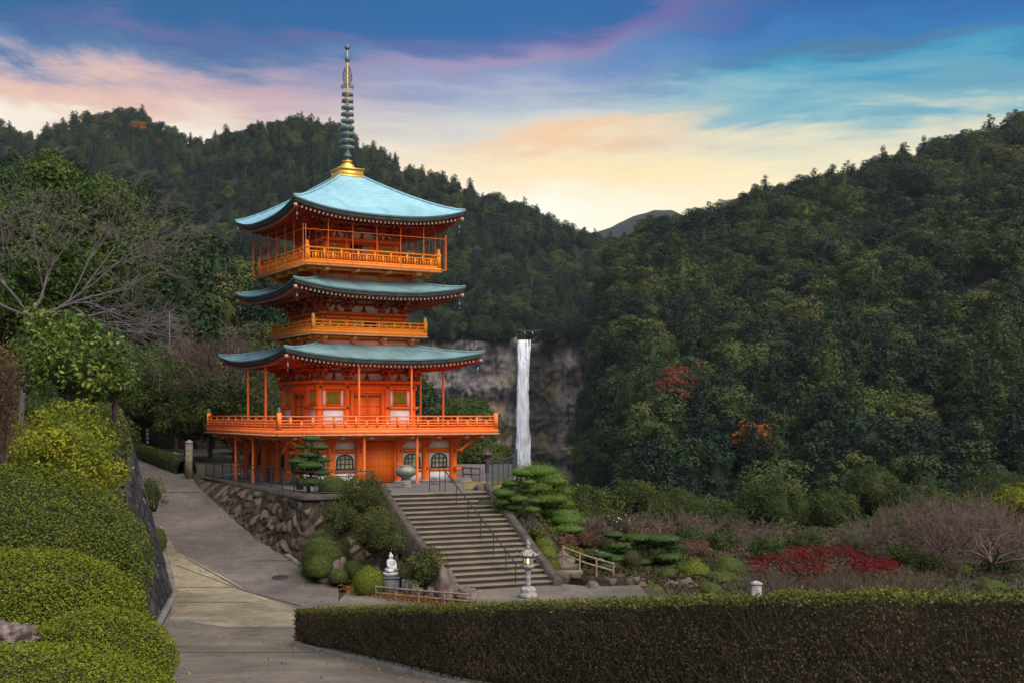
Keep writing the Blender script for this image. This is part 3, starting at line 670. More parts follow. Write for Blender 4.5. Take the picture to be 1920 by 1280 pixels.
# ---- middle storey
c = MB(); c.b2(-2.02, 2.02, -2.02, 2.02, 7.02, 8.0); c.build('middle_wall', M['orange'], PAG)
c = MB(); c.b2(-1.78, 1.78, -1.78, 1.78, 10.08, 11.5); c.build('upper_wall', M['orange'], PAG)
for k in SIDES:
    y = -2.02; b = SB(k); b.b2(-2.25, 2.25, y - 0.18, y + .1, 7.79, 7.92); b.b2(-2.16, 2.16, y - 0.15, y + .1, 7.58, 7.72); b.b2(-2.1, 2.1, y - 0.10, y + .1, 7.722, 7.788, 1)
    for sx in (-2.0, -0.88, 0.88, 2.0): b.box(sx, y - 0.16, 7.65, 0.08, 0.03, 0.08, 2)
    b.build('wall_beam', [M['orange'], M['red'], M['iron']], PAG)
    for sx in (-1, 1):
        xa, xb = sorted((sx * 1.06, sx * 1.80)); slat_window(k, xa, xb, 7.13, 7.50, y - 0.02)
    d = SB(k); d.b2(-0.62, 0.62, y - 0.02, y + 0.02, 7.1, 7.5, 0); d.b2(-0.62, -0.02, y - 0.05, y - .021, 7.1, 7.5, 1); d.b2(-0.7, -0.62, y - 0.06, y, 7.05, 7.56, 2); d.b2(0.62, 0.7, y - 0.06, y, 7.05, 7.56, 2)  # near-black slab carries the shade of the open doorway
    d.build('middle_door', [M['dark'], M['cream'], M['orange']], PAG)
    y = -1.78; b = SB(k); b.b2(-1.98, 1.98, y - 0.18, y + .1, 11.27, 11.42); b.b2(-1.85, 1.85, y - 0.10, y + .1, 11.15, 11.268, 1); b.b2(-1.88, 1.88, y - .15, y + .1, 10.42, 10.52); b.b2(-1.88, 1.88, y - .15, y + .1, 10.08, 10.18)
    b.build('wall_beam', [M['orange'], M['red']], PAG)
    for sx in (-1, 1):
        xa, xb = sorted((sx * 0.98, sx * 1.58)); slat_window(k, xa, xb, 10.60, 11.08, y - 0.02)
        p = SB(k); p.b2(xa, xb, y - 0.05, y - .004, 10.2, 10.41); p.build('plaster_panel', M['white'], PAG)
    d = SB(k); d.b2(-0.66, 0.66, y - 0.02, y + .02, 10.19, 11.12, 0); d.b2(-0.02, 0.36, y - 0.06, y - 0.03, 10.2, 11.08, 1); d.b2(0.36, 0.66, y - 0.06, y - .02, 10.19, 11.12, 2); d.b2(-0.74, -0.62, y - .08, y, 10.19, 11.15, 2)  # dark slab on the wall paints the shade inside the opening
    d.b2(-0.62, 0.0, y - 0.05, y - 0.022, 10.80, 10.84, 2)
    d.build('upper_door', [M['dark'], M['palestone'], M['orange']], PAG)
    # bird cage of thin poles round the top balcony
    cg = SB(k); h = 3.58
    for i in range(7):
        x = -h + 2 * h * i / 6.0 + (0.12 if i == 0 else 0)
        cg.tube((x, -h, 10.0), (x, -h, 12.02 - (0.35 if i in (0, 6) else 0)), 0.019, n=5)
    cg.tube((-h, -h, 11.45), (h, -h, 11.45), 0.016, n=5); cg.tube((-h, -h, 9.98), (h, -h, 9.98), 0.016, n=5)
    for i in range(25): x = -h + 2 * h * i / 24; cg.tube((x, -h, 10.0), (x, -h, 11.45), 0.0035, n=3, caps=False)
    cg.build('safety_screen', M['deckpaint'], PAG)

# ---- finial
fb = MB(); fb.box(0, 0, 14.77, 1.18, 1.18, 0.40); fb.box(0, 0, 14.99, 1.30, 1.30, 0.06); fb.box(0, 0, 14.62, 1.28, 1.28, 0.10)
fin = fb.build('finial', M['gold'], PAG)
s = MB(); s.lathe([(0.36, 15.02), (0.37, 15.1), (0.31, 15.25), (0.16, 15.34), (0.2, 15.36), (0.25, 15.42), (0.25, 15.45), (0.08, 15.46)], 20); s.build('finial_bowl', M['gold'], fin, smooth=True)
s = MB(); s.tube((0, 0, 15.4), (0, 0, 18.2), 0.105, 0.075, 12); s.build('lower_shaft', M['bronze'], fin)
s = MB(); s.tube((0, 0, 18.2), (0, 0, 20.3), 0.075, 0.055, 12); s.tube((0, 0, 20.3), (0, 0, 20.95), 0.035, 0.03, 10); s.build('upper_shaft', M['gold'], fin)
for i in range(9):
    zz = 16.1 + (18.70 - 16.1) * i / 8; r = 0.365 - 0.095 * i / 8
    g = MB(); g.lathe([(r, -0.055), (r + 0.012, 0.0), (r, 0.055), (r - 0.03, 0.05), (r - 0.03, -0.05), (r, -0.055)], 24, (0, 0, zz))
    for a in np.arange(8) * math.pi / 4: g.tube((0.07 * math.cos(a), 0.07 * math.sin(a), zz), ((r - .03) * math.cos(a), (r - .03) * math.sin(a), zz), 0.014, n=4)
    for a in np.arange(8) * math.pi / 4 + .2: g.box((r + .0) * math.cos(a), r * math.sin(a), zz - 0.09, 0.03, 0.03, 0.05)
    g.build('finial_ring', M['bronze'], fin)
s = MB(); s.lathe([(0.15, 15.62), (0.24, 15.66), (0.22, 15.72), (0.13, 15.8), (0.12, 15.9)], 16); s.build('lotus_collar', M['bronze'], fin)
s = MB(); r = 0.30
s.lathe([(r, -0.02), (r + .02, 0), (r, 0.02), (r - .03, 0), (r, -0.02)], 24, (0, 0, 19.1)); 
for a in np.arange(6) * math.pi / 3: s.tube((0.05 * math.cos(a), 0.05 * math.sin(a), 19.1), (r * math.cos(a), r * math.sin(a), 19.1), 0.015, n=4); s.box(r * math.cos(a), r * math.sin(a), 19.02, .04, .04, .08)
s.build('finial_hoop', M['bronze'], fin)
for q in range(4):
    a = q * math.pi / 2 + 0.35; s = MB(); dx, dy = math.cos(a), math.sin(a)
    out = [(0.06, 19.2), (0.22, 19.26), (0.30, 19.42), (0.31, 19.62), (0.25, 19.84), (0.15, 20.0), (0.05, 20.08)]
    s.path([(x * dx, x * dy, z) for x, z in out], 0.016, 5)
    for z0, z1, x0, x1 in ((19.25, 19.5, .06, .28), (19.45, 19.7, .06, .29), (19.65, 19.88, .06, .22), (19.5, 19.3, .06, .27), (19.75, 19.5, .06, .3), (19.95, 19.75, .05, .26)):
        s.path([(x0 * dx, x0 * dy, z0), ((x0 + x1) / 2 * dx, (x0 + x1) / 2 * dy, (z0 + z1) / 2 + .05), (x1 * dx, x1 * dy, z1)], 0.011, 4)
    s.build('flame_ornament', M['bronze'], fin)
s = MB(); s.ell((0, 0, 20.42), (0.125, 0.125, 0.14), 14, 10); s.lathe([(0.06, 20.26), (0.12, 20.29), (0.05, 20.33)], 12); s.build('lower_jewel', M['bronze'], fin, smooth=True)
s = MB(); s.lathe([(0.03, 20.86), (0.115, 20.9), (0.14, 20.97), (0.115, 21.05), (0.05, 21.13), (0.0, 21.19)], 14); s.build('top_jewel', M['bronze'], fin, smooth=True)

# ================================================================== GROUND AND PATH
def zr(y):
    return np.interp(y, [5, 21, 32.3, 42, 60, 120], [-3.3, -4.58, -6.03, -6.03, -3.15, -1.95])
# path edges (world): left edge follows the bank wall, right edge the terrace wall / planting
PL = np.array([(8, -3.0), (15, -5.0), (18, -5.4), (22.6, -6.6), (28, -8.6), (32.6, -9.45), (36.3, -10.2), (41, -11.1), (45, -12.5), (48.8, -13.9), (57.4, -17.3), (64, -19.6), (71.7, -22.2), (80, -26.5), (90, -33)])
PR = np.array([(8, 9.0), (14, 5.6), (16, 2.9), (18.5, 0.95), (21, -1.1), (32.3, -5.75), (35, -5.0), (42, -5.9), (43, -6.1), (45, -7.8), (50.9, -11.2), (58.8, -15.1), (62, -16.2), (71, -18.4), (80, -21.4), (90, -26)])
lx = lambda y: np.interp(y, PL[:, 0], PL[:, 1]); rx = lambda y: np.interp(y, PR[:, 0], PR[:, 1])
TERR = [(-15.6, 61.7), (-8.0, 47.5), (-5.03, 48.8), (-1.2, 50.5), (0.2, 60), (0.5, 78), (-13, 78)]
def inpoly(x, y, poly):
    c = False; n = len(poly)
    for i in range(n):
        x0, y0 = poly[i]; x1, y1 = poly[i - 1]
        if (y0 > y) != (y1 > y) and x < (x1 - x0) * (y - y0) / (y1 - y0) + x0: c = not c
    return c
def smooth(t): t = min(1, max(0, t)); return t * t * (3 - 2 * t)
def gz(x, y):
    """height of the natural ground"""
    right = -6.12
    if y > 66: right = -6.12 - (y - 66) * 0.19
    # slope falling from the terrace to the garden
    if y > 49 and x > -2:
        te = -3.45; r = smooth((x + 0.1) / 3.2); right = max(right, te * (1 - r) + right * r) if y < 80 else right * smooth((y - 80) / 20 + r) + te * (1 - smooth((y - 80) / 20 + r))
    left = float(zr(y)) - 0.12
    w = smooth((x + 9.5) / 5.0) if y > 42 else (smooth((x + 6) / 4) if y > 33 else 0)
    z = left * (1 - w) + right * w
    if y < 36:                       # bank carrying the boundary hedge
        hx = float(rx(y)) if y < 32 else 99
        if x > hx - 0.3 and y < 32: z = min(z, left) ; z = z + (-6.12 - z) * smooth((x - hx - 2.5) / 6) if y > 16 else z
    if inpoly(x, y, TERR): z = -5.2 if y < 76 else -3.6
    return z
gm = MB(); xs = np.concatenate([np.linspace(-34, 40, 112), np.linspace(44, 190, 30)]); ys = np.concatenate([np.linspace(4, 100, 116), np.linspace(104, 260, 30)])
P = np.array([[(x, y, gz(x, y) + 0.05 * mnoise.noise(Vector((x * .6, y * .6, 0))) * (0 if lx(y) - 1 < x < rx(y) + 1 else 1)) for y in ys] for x in xs])
gm.grid(P); tag(gm.build('ground', M['soil'], smooth=True), kind='structure')
gm = MB(); gm.grid(np.array([[(x, y, -48.0) for y in np.linspace(-600, 3200, 9)] for x in np.linspace(-2500, 2500, 9)])); tag(gm.build('valley_floor', M['hillsoil']), kind='structure')

def strip(rows, name, m, dz, sub=3):
    """rows of (y, x left, x right) draped on the path profile"""
    b = MB(); yy = sorted(set([r[0] for r in rows] + [q for q in (21, 32.3, 42, 60) if rows[0][0] < q < rows[-1][0]] + list(np.arange(math.ceil(rows[0][0]), rows[-1][0], 1.0))))
    r = np.array(rows)
    G = [[(xl + (xr - xl) * t, y, float(zr(y)) + dz) for t in np.linspace(0, 1, 5)] for y in yy for xl, xr in [(np.interp(y, r[:, 0], r[:, 1]), np.interp(y, r[:, 0], r[:, 2]))]]
    b.grid(np.array(G)); return tag(b.build(name, m), kind='structure')
strip([(y, float(lx(y)), float(rx(y))) for y in np.arange(8, 90.1, 1.0)], 'path', M['asphalt'], 0.0)
# plaza at the foot of the stairs
pb = MB(); pb.grid(np.array([[(x, y, -6.026) for y in np.linspace(32.4, 45.5, 8)] for x in np.linspace(-5.6, 4.5, 8)])); tag(pb.build('plaza', M['asphalt2']), kind='structure')
# lower concrete stretch and pale patches
strip([(8, -3.0, 9), (14, -4.7, 5.5), (18.5, -5.4, 0.9), (22.6, -6.5, -1.8), (28, -8.4, -4.0), (32.3, -9.3, -5.85), (34.2, -9.7, -5.6), (34.5, -9.75, -7.5)], 'lower_path', M['asphalt2'], 0.004)
def pxrow(py, pl, pr):
    """row of the path seen at picture height py, found on the path profile"""
    d = np.linspace(14, 75, 2400); e = (YH - py) / F * d - zr(d); i = int(np.argmin(np.abs(e))); y = float(d[i])
    return (y, (pl - 960) / F * y, (pr - 960) / F * y)
rows = sorted(pxrow(*q) for q in [(1175, 424, 556), (1160, 318, 553), (1140, 322, 556), (1128, 325, 520), (1112, 330, 474), (1095, 328, 446), (1075, 324, 408), (1055, 318, 370), (1036, 312, 338), (1030, 310, 318)])
strip(rows, 'concrete_patch', M['concrete'], 0.008)
rows = sorted(pxrow(*q) for q in [(1032, 308, 330), (1012, 302, 318), (985, 290, 304)])
strip(rows, 'concrete_margin', M['concrete'], 0.007)
rows = sorted(pxrow(*q) for q in [(1165, 320, 430), (1160, 318, 432)])
strip(rows, 'pale_joint', M['kerb'], 0.012)
for py in (1222,):
    rows = sorted(pxrow(*q) for q in [(py, 304, 600), (py + 1.4, 304, 600)]); strip(rows, 'slab_joint', M['joint'], 0.010)
for py, a, c in ((922, 288, 372), (1100, 330, 440), (1128, 330, 470), (1050, 470, 560)):
    rows = sorted(pxrow(*q) for q in [(py, a, c), (py + 1.0, a, c)]); strip(rows, 'path_joint', M['joint'], 0.014)
for a, c in (((1045, 345, 349), (1135, 560, 566)), ((1060, 330, 333), (1110, 470, 474))):
    strip(sorted([pxrow(*a), pxrow(*c)]), 'path_crack', M['joint'], 0.016)
rg = np.random.default_rng(4); b = MB(); n = 1500; yy = 20 + 50 * rg.random(n); sd = rg.random(n) < .55; off_ = np.abs(rg.normal(size=n)) * .35 + .05
off_ = np.where(rg.random(n) < .25, rg.random(n) * 4, off_); xx = np.where(sd, lx(yy) + off_, rx(yy) - off_ - .1)
b.leaves(np.stack([xx, yy, zr(yy) + .025], 1), np.array([[0, 0, 1.0]] * n), .055, .6, .35, rng=rg); LITTER = b
dc = thing('drain_cover', 'round iron drain cover set in the grey path beside the concrete patch', 'cover', (-8.2, 43.6, float(zr(43.6)) + .012)); b = MB(); b.lathe([(0, .012), (.27, .012), (.30, .006), (.30, 0)], 24); b.build('lid', M['iron'], dc); dc.rotation_euler = (math.radians(9), 0, 0)
# kerb along the bank wall
kb = MB(); Pk = []
for y in np.arange(20, 57, 0.6):
    x = float(lx(y)); z = float(zr(y)); Pk.append([(x - 0.02, y, z + 0.0), (x - 0.02, y, z + 0.13), (x - 0.20, y, z + 0.14), (x - 0.22, y, z - 0.1)])
kb.grid(np.array(Pk)[:, ::-1]); tag(kb.build('kerb', M['kerb']), kind='structure')
kb = MB(); Pk = []
for y in np.arange(42.3, 46.6, 0.4):
    x = float(rx(y)); z = float(zr(y)); Pk.append([(x - 0.02, y, z - 0.02), (x - 0.02, y, z + 0.10), (x + 0.16, y, z + 0.11), (x + 0.2, y, z - 0.2)])
kb.grid(np.array(Pk)); tag(kb.build('bed_kerb', M['kerb']), kind='structure')

# ---- masonry made of bulging stones
def voronoi_wall(base, topf, name, m, cell, depth, res=0.09, seed=1, flip=False, batter=0.0):
    """wall face along a base polyline [(x,y,z)], topf(i fraction)->height; stones bulge outward"""
    base = np.asarray(base, float); seg = np.r_[0, np.cumsum(np.linalg.norm(np.diff(base[:, :2], axis=0), axis=1))]; Lh = seg[-1]
    nu = max(2, int(Lh / res)); us = np.linspace(0, Lh, nu); X = np.stack([np.interp(us, seg, base[:, i]) for i in range(3)], 1)
    tg = np.gradient(X[:, :2], axis=0); tg = nrm(tg); nr = np.stack([tg[:, 1], -tg[:, 0]], 1) * (-1 if flip else 1)
    hh = np.array([topf(u / Lh) for u in us]); nv = max(3, int(hh.max() / res)); vs = np.linspace(0, 1, nv)
    rg = np.random.default_rng(seed); ncell = int(Lh * hh.max() / cell ** 2 * 1.15) + 4
    pts = np.stack([rg.random(ncell) * Lh, rg.random(ncell) * hh.max() * 1.05], 1); ct = rg.random(ncell)
    U = np.repeat(us[:, None], nv, 1); Vv = hh[:, None] * vs[None]
    Q = np.stack([U, Vv * 1.15], -1).reshape(-1, 2)
    d1 = np.full(len(Q), 9e9); d2 = d1.copy(); idx = np.zeros(len(Q), int)
    for i0 in range(0, len(Q), 4000):
        q = Q[i0:i0 + 4000]; D = np.linalg.norm(q[:, None] - pts[None] * np.array([1, 1.15]), axis=2); s = np.argsort(D, 1)[:, :2]
        idx[i0:i0 + 4000] = s[:, 0]; d1[i0:i0 + 4000] = D[np.arange(len(q)), s[:, 0]]; d2[i0:i0 + 4000] = D[np.arange(len(q)), s[:, 1]]
    bul = np.clip((d2 - d1) / cell * 2.2, 0, 1) ** 0.5 * depth * (0.6 + 0.8 * ct[idx]); bul = bul.reshape(nu, nv); bul[:, -1] = 0; bul[:, -2] *= 0.6
    off = bul - batter * Vv
    Pp = np.stack([X[:, None, 0] + nr[:, None, 0] * off, X[:, None, 1] + nr[:, None, 1] * off, X[:, None, 2] + Vv], -1)
    tn = (ct[idx] * np.clip((d2 - d1) / cell * 5, 0.1, 1)).reshape(nu, nv)
    b = MB(); b.grid(Pp, 0, tn[:-1, :-1].reshape(-1)); return b, Pp

# ================================================================== TERRACE
tb = MB(); n = len(TERR); c = np.array([[-6, 62, ZT]])
top = np.array([(x, y, ZT) for x, y in TERR]); cen = np.array([[-7.0, 60, ZT]])
tb.add(np.vstack([cen, top]), [[0, 1 + (i + 1) % n, 1 + i] for i in range(n)][::1])
tb.V[-1] = tb.V[-1]; tag(tb.build('terrace', M['gravel']), kind='structure')
gb = MB(); gb.add([(-2.0, 51.6, ZT + .012), (-0.6, 51.6, ZT + .012), (0.0, 60, ZT + .012), (-2.2, 57, ZT + .012)], [[0, 1, 2, 3]]); tag(gb.build('dry_grass', M['grassdry']), kind='structure')
# rubble retaining wall with a coping
tp = np.array([(-15.7, 62.3), (-15.45, 61.2), (-13.5, 57.6), (-11.2, 53.4), (-9.4, 50.0), (-8.2, 47.75), (-7.9, 47.45), (-7.3, 47.6), (-5.0, 48.65)])
bs = np.array([(-16.1, 62.0), (-15.75, 60.6), (-14.0, 56.8), (-12.0, 52.4), (-10.2, 49.0), (-8.9, 46.9), (-8.2, 46.35), (-7.2, 46.7), (-4.8, 48.2)])
bs = np.array([(x, y, float(zr(y)) - 0.15 if x < -8.5 else -6.2) for x, y in bs])
Ls = np.r_[0, np.cumsum(np.linalg.norm(np.diff(bs[:, :2], axis=0), axis=1))]
b, Pw = voronoi_wall(bs, lambda f: max(0.12, ZT - 0.12 - float(np.interp(f * Ls[-1], Ls, bs[:, 2]))), 'x', None, 0.33, 0.15, 0.075, 3)
fu = np.linspace(0, Ls[-1], Pw.shape[0]); dx = np.stack([np.interp(fu, Ls, tp[:, k] - bs[:, k]) for k in (0, 1)], 1)
Pw[..., :2] += dx[:, None, :] * np.linspace(0, 1, Pw.shape[1])[None, :, None]; b.V[0] = Pw.reshape(-1, 3)
rw = b.build('rubble_wall', M['rubble']); tag(rw, 'brown rubble stone retaining wall holding up the terrace beside the path', 'wall')
cp = MB(); e = [(-15.75, 62.3), (-8.05, 47.35), (-7.75, 47.28), (-5.0, 48.55)]
G = []
for i, (x, y) in enumerate(e):
    t = np.array(e[min(i + 1, 3)]) - np.array(e[max(i - 1, 0)]); t = t / np.linalg.norm(t); nn = np.array([t[1], -t[0]])
    o_ = np.array([x, y]); a = o_ - nn * (-0.1) if False else o_
    G.append([(x - nn[0] * .34, y - nn[1] * .34, ZT - .14), (x - nn[0] * .34, y - nn[1] * .34, ZT + .06), (x + nn[0] * .06, y + nn[1] * .06, ZT + .06), (x + nn[0] * .06, y + nn[1] * .06, ZT - .14)])
cp.grid(np.array(G)); cp.build('coping', M['stringer'], rw)
# plain side wall on the garden side
b, Pw = voronoi_wall([(-1.1, 50.4, -6.4), (0.2, 60, -5.6), (0.5, 78, -4.5)], lambda f: 3.2 - 2.2 * f, 'x', None, 0.5, 0.12, 0.14, 5)
tag(b.build('rubble_wall', M['rubble']), 'rubble stone wall under the terrace edge on the garden side of the stairs', 'wall')

# ================================================================== STAIRS
TL, TR, BL, BR = (np.array(q) for q in ((-5.03, 48.8, ZT), (-1.16, 50.6, ZT), (-1.98, 42.0, -6.03), (1.42, 43.5, -6.03)))
ST = thing('stone_stairs', 'broad weathered stone stairway climbing from the plaza to the pagoda terrace', 'stairs', (-1.7, 46.2, -6.03))
NS = 19; off = np.array(ST.location)
for i in range(NS):
    f0, f1 = i / NS, (i + 1) / NS
    a0, c0, a1, c1 = BL + (TL - BL) * f0, BR + (TR - BR) * f0, BL + (TL - BL) * f1, BR + (TR - BR) * f1
    zt = -6.03 + (ZT + 6.03) * (i + 1) / NS + (0.0 if i < NS - 1 else 0.006); zb = -6.03 + (ZT + 6.03) * i / NS - 0.02
    dn = nrm(np.array([c0[1] - a0[1], -(c0[0] - a0[0]), 0])); nose = 0.025
    G0 = []; n = 14
    wob = [0.012 * mnoise.noise(Vector((i * 3.3, t * 5, 0))) for t in range(n + 1)]
    for t in range(n + 1):
        p0 = a0 + (c0 - a0) * t / n; p1 = a1 + (c1 - a1) * t / n; w = wob[t]
        G0.append([(p0[0] + dn[0] * 0.0, p0[1] + dn[1] * 0.0, zb), (p0[0], p0[1], zt - 0.05 + w), (p0[0] + dn[0] * nose, p0[1] + dn[1] * nose, zt - 0.045 + w), (p0[0] + dn[0] * nose, p0[1] + dn[1] * nose, zt - 0.008 + w), (p0[0] + dn[0] * (nose - .012), p0[1] + dn[1] * (nose - .012), zt + w), (p1[0], p1[1], zt)])
    G0 = np.array(G0) - off; b = MB(); b.grid(G0[:, :3], 0); b.grid(G0[:, 2:], 1)
    b.build('step', [M['riser'], M['tread']], ST)
for s, (pb_, pt_) in enumerate(((BL, TL), (BR, TR))):
    d = nrm((BR - BL) * (1 if s else -1)); b = MB(); G0 = []
    for f in np.linspace(-0.03, 1.0, 12):
        p = pb_ + (pt_ - pb_) * f; zt = p[2] + 0.30
        G0.append([(p[0], p[1], p[2] - .5), (p[0], p[1], zt), (p[0] + d[0] * .30, p[1] + d[1] * .30, zt), (p[0] + d[0] * .30, p[1] + d[1] * .30, p[2] - 1.0)])
    G0 = np.array(G0) - off; b.grid(G0 if s == 0 else G0[:, ::-1])
    b.add(G0[0], [[0, 1, 2, 3]]); b.add(G0[-1], [[0, 1, 2, 3]]); b.build('stringer', M['stringer'], ST)
# central handrail
HR = thing('handrail', 'thin dark metal handrail running down the middle of the stone stairs', 'handrail', tuple((TL + TR) / 2))
ht, hb = TL + (TR - TL) * 0.60, BL + (BR - BL) * 0.62; o_ = np.array(HR.location)
b = MB(); pts = [ht - o_ + (0, 0, .86) + (ht - hb) * .03, ht - o_ + (0, 0, .86), hb - o_ + (0, 0, .84), hb - o_ + (0, 0, 0)]; b.path(pts, 0.022, 6); b.build('rail', M['iron'], HR)
for f in (0.0, 0.18, 0.36, 0.54, 0.72, 0.88):
    p = ht + (hb - ht) * f - o_; b = MB(); b.tube(p, p + (0, 0, .86), 0.02, n=6); b.build('post', M['iron'], HR)

# ================================================================== BANK ON THE LEFT: wall, soil
wy = np.concatenate([[24.5], np.arange(26, 78, 1.0)])
wb_ = np.array([(float(lx(y)) - 0.24, y, float(zr(y)) - 0.1) for y in wy])
Lw = np.r_[0, np.cumsum(np.linalg.norm(np.diff(wb_[:, :2], axis=0), axis=1))]
wtop = lambda y: np.interp(y, [24, 28, 31, 34, 37, 42, 50, 60, 78], [.35, .5, .9, 2.3, 4.0, 5.3, 4.9, 3.5, 3.1])
b, Pw = voronoi_wall(wb_, lambda f: float(wtop(np.interp(f * Lw[-1], Lw, wy))), 'x', None, 0.46, 0.11, 0.11, 11, flip=False, batter=0.26)
tag(b.build('bank_wall', M['darkwall']), 'dark lichen spotted stone wall leaning back along the left side of the path', 'wall')
def bankz(x, y):
    wt = float(zr(y)) + float(wtop(y)); ex = float(lx(y)) - 0.24 - 0.26 * float(wtop(y)); d = ex - x
    if y < 24.5: return float(zr(y)) - 0.1 + smooth(d / 2) * 0.45
    return wt - 0.05 + 0.10 * max(0, d) + (0.045 * max(0, d - 4) ** 1.3 * smooth((y - 33) / 6))
bk = MB(); G = []
for y in np.arange(8, 79, 1.0):
    ex = float(lx(y)) - 0.24 - 0.26 * float(wtop(y)) if y >= 24.5 else float(lx(y)) - 0.1
    G.append([(ex - d, y, bankz(ex - d, y)) for d in (-0.06, 0.3, 1, 2, 3.5, 5, 7, 10, 14, 20, 28)])
bk.grid(np.array(G)); tag(bk.build('bank', M['soil'], smooth=True), kind='structure')

# ================================================================== HILLS
HILLS = {}
def hill(name, cols, prof=1.0, bump=6.0, nu=90, nt=46, seed=0.0, back=0.5):
    c = np.array(cols, float); us = np.linspace(c[0, 0], c[-1, 0], nu)
    def at(u, t):
        d0, z0, d1, py1 = (np.interp(u, c[:, 0], c[:, i]) for i in (1, 2, 3, 4))
        z1 = (YH - py1) / F * d1
        d = d0 + (d1 - d0) * t
        if t <= 1: z = z0 + (z1 - z0) * (t ** prof)
        else: z = z1 - (z1 - z0) * (t - 1) * 0.9
        x = (u - 960) / F * d
        w = min(1.0, t * 4) * (0.35 if abs(t - 1) < 0.08 else 1.0)
        z = z + bump * w * fbm(x, d, 1 / 90.0, 3, seed)
        return (x, d, z)
    b = MB(); b.grid(np.array([[at(u, t) for t in np.linspace(0, 1 + back, nt)] for u in us]))
    HILLS[name] = (at, c); return tag(b.build(name, M['hillsoil'], smooth=True), kind='structure')
TH = 7.0
hill('left_mountain', [(-400, 640, 40, 1150, 265), (-100, 640, 40, 1150, 240), (0, 640, 40, 1150, 241), (65, 640, 40, 1120, 277), (92, 640, 40, 1100, 261), (140, 640, 40, 1100, 243), (200, 640, 40, 1100, 231), (250, 640, 40, 1100, 229), (290, 640, 40, 1100, 241), (330, 640, 40, 1090, 261), (372, 640, 40, 1060, 285), (420, 635, 40, 1030, 269), (480, 630, 40, 1020, 253), (545, 625, 40, 1010, 243), (640, 620, 40, 1010, 265), (700, 618, 30, 1000, 289), (770, 612, 30, 990, 331), (830, 611, 30, 980, 360), (900, 610, 30, 960, 380), (980, 608, 30, 930, 410), (1050, 610, 30, 900, 444), (1120, 612, 30, 860, 468), (1200, 616, 40, 840, 484), (1400, 636, 40, 840, 486)], 0.95, 8, 120, 40, 1.3)
hill('right_mountain', [(1092, 440, -34, 460, 870), (1112, 390, -34, 500, 770), (1126, 345, -34, 530, 670), (1136, 310, -34, 550, 600), (1155, 270, -34, 570, 502), (1190, 235, -34, 585, 472), (1250, 212, -34, 595, 452), (1300, 210, -33, 600, 442), (1350, 208, -32, 605, 426), (1400, 206, -32, 610, 406), (1480, 203, -31, 615, 392), (1540, 200, -31, 620, 366), (1600, 198, -30, 625, 364), (1660, 196, -30, 630, 342), (1740, 193, -30, 640, 316), (1800, 190, -30, 645, 304), (1920, 188, -30, 650, 270), (2050, 185, -29, 655, 235), (2500, 180, -28, 660, 210)], 1.0, 9, 100, 50, 4.4)
hill('left_hillside', [(-500, 88, -1, 300, 316), (-150, 88, -1, 300, 366), (0, 90, -1.4, 310, 394), (100, 92, -1.6, 320, 402), (200, 94, -1.8, 330, 408), (300, 97, -2, 340, 458), (400, 100, -2.2, 345, 535), (480, 104, -2.5, 345, 577), (560, 110, -3, 340, 642), (640, 116, -4, 330, 702), (720, 120, -6, 310, 752), (790, 120, -9, 280, 812), (850, 120, -14, 250, 882)], 0.9, 4, 90, 40, 8.8)
hill('far_ridge', [(1020, 2300, 60, 2700, 462), (1100, 2300, 60, 2700, 432), (1150, 2300, 60, 2700, 416), (1190, 2300, 60, 2700, 394), (1225, 2300, 60, 2700, 386), (1260, 2300, 60, 2700, 386), (1300, 2300, 60, 2700, 402), (1400, 2300, 60, 2700, 422)], 1.0, 20, 60, 20, 2.2, 0.3)

# ---- cliff with the waterfall
def rockmat():
    m = bpy.data.materials.new('cliff_rock'); m.use_nodes = True; t = m.node_tree; b = NB(t); p = t.nodes['Principled BSDF']
    tc = b.n('ShaderNodeTexCoord'); mp = b.n('ShaderNodeMapping'); t.links.new(tc.outputs['Object'], mp.inputs[0]); mp.inputs['Scale'].default_value = (1, 1, 0.35)
    n1 = b.noise(mp.outputs[0], 0.16, 9, 0.75, 0.8); n2 = b.noise(tc.outputs['Object'], 0.035, 4, 0.6)
    mp2 = b.n('ShaderNodeMapping'); t.links.new(tc.outputs['Object'], mp2.inputs[0]); mp2.inputs['Scale'].default_value = (1, 1, 0.12)
    n3 = b.noise(mp2.outputs[0], 0.7, 7, 0.75)
    c = b.ramp(n1, [(0.38, (0.028, 0.024, 0.025, 1)), (0.46, (0.095, 0.080, 0.080, 1)), (0.55, (0.175, 0.150, 0.138, 1)), (0.68, (0.33, 0.275, 0.23, 1))])
    c = b.mix(b.sstep(n2, 0.52, 0.66), c, (0.30, 0.215, 0.12, 1))
    c = b.mix(b.m('MULTIPLY', b.sstep(n3, 0.55, 0.72), 0.65), c, (0.05, 0.044, 0.048, 1))
    at = b.n('ShaderNodeAttribute', attribute_name='tint')           # wet, mossy rock next to the fall
    c = b.mix(b.m('MULTIPLY', b.sstep(at.outputs['Fac'], 0.5, 1.0), 0.85), c, b.ramp(n2, [(0.40, (0.022, 0.020, 0.022, 1)), (0.54, (0.05, 0.042, 0.022, 1)), (0.64, (0.12, 0.085, 0.02, 1))]))
    t.links.new(c, p.inputs['Base Color']); p.inputs['Roughness'].default_value = 0.85
    bn = b.n('ShaderNodeBump'); bn.inputs['Strength'].default_value = 0.8; bn.inputs['Distance'].default_value = 1.6
    t.links.new(b.m('ADD', n3, n1), bn.inputs['Height']); t.links.new(bn.outputs[0], p.inputs['Normal'])
    return m
DC = 600.0
cl = MB(); us = np.linspace(690, 1150, 170); vs = np.linspace(612, 960, 120); G = np.zeros((len(us), len(vs), 3)); T = np.zeros((len(us), len(vs)))
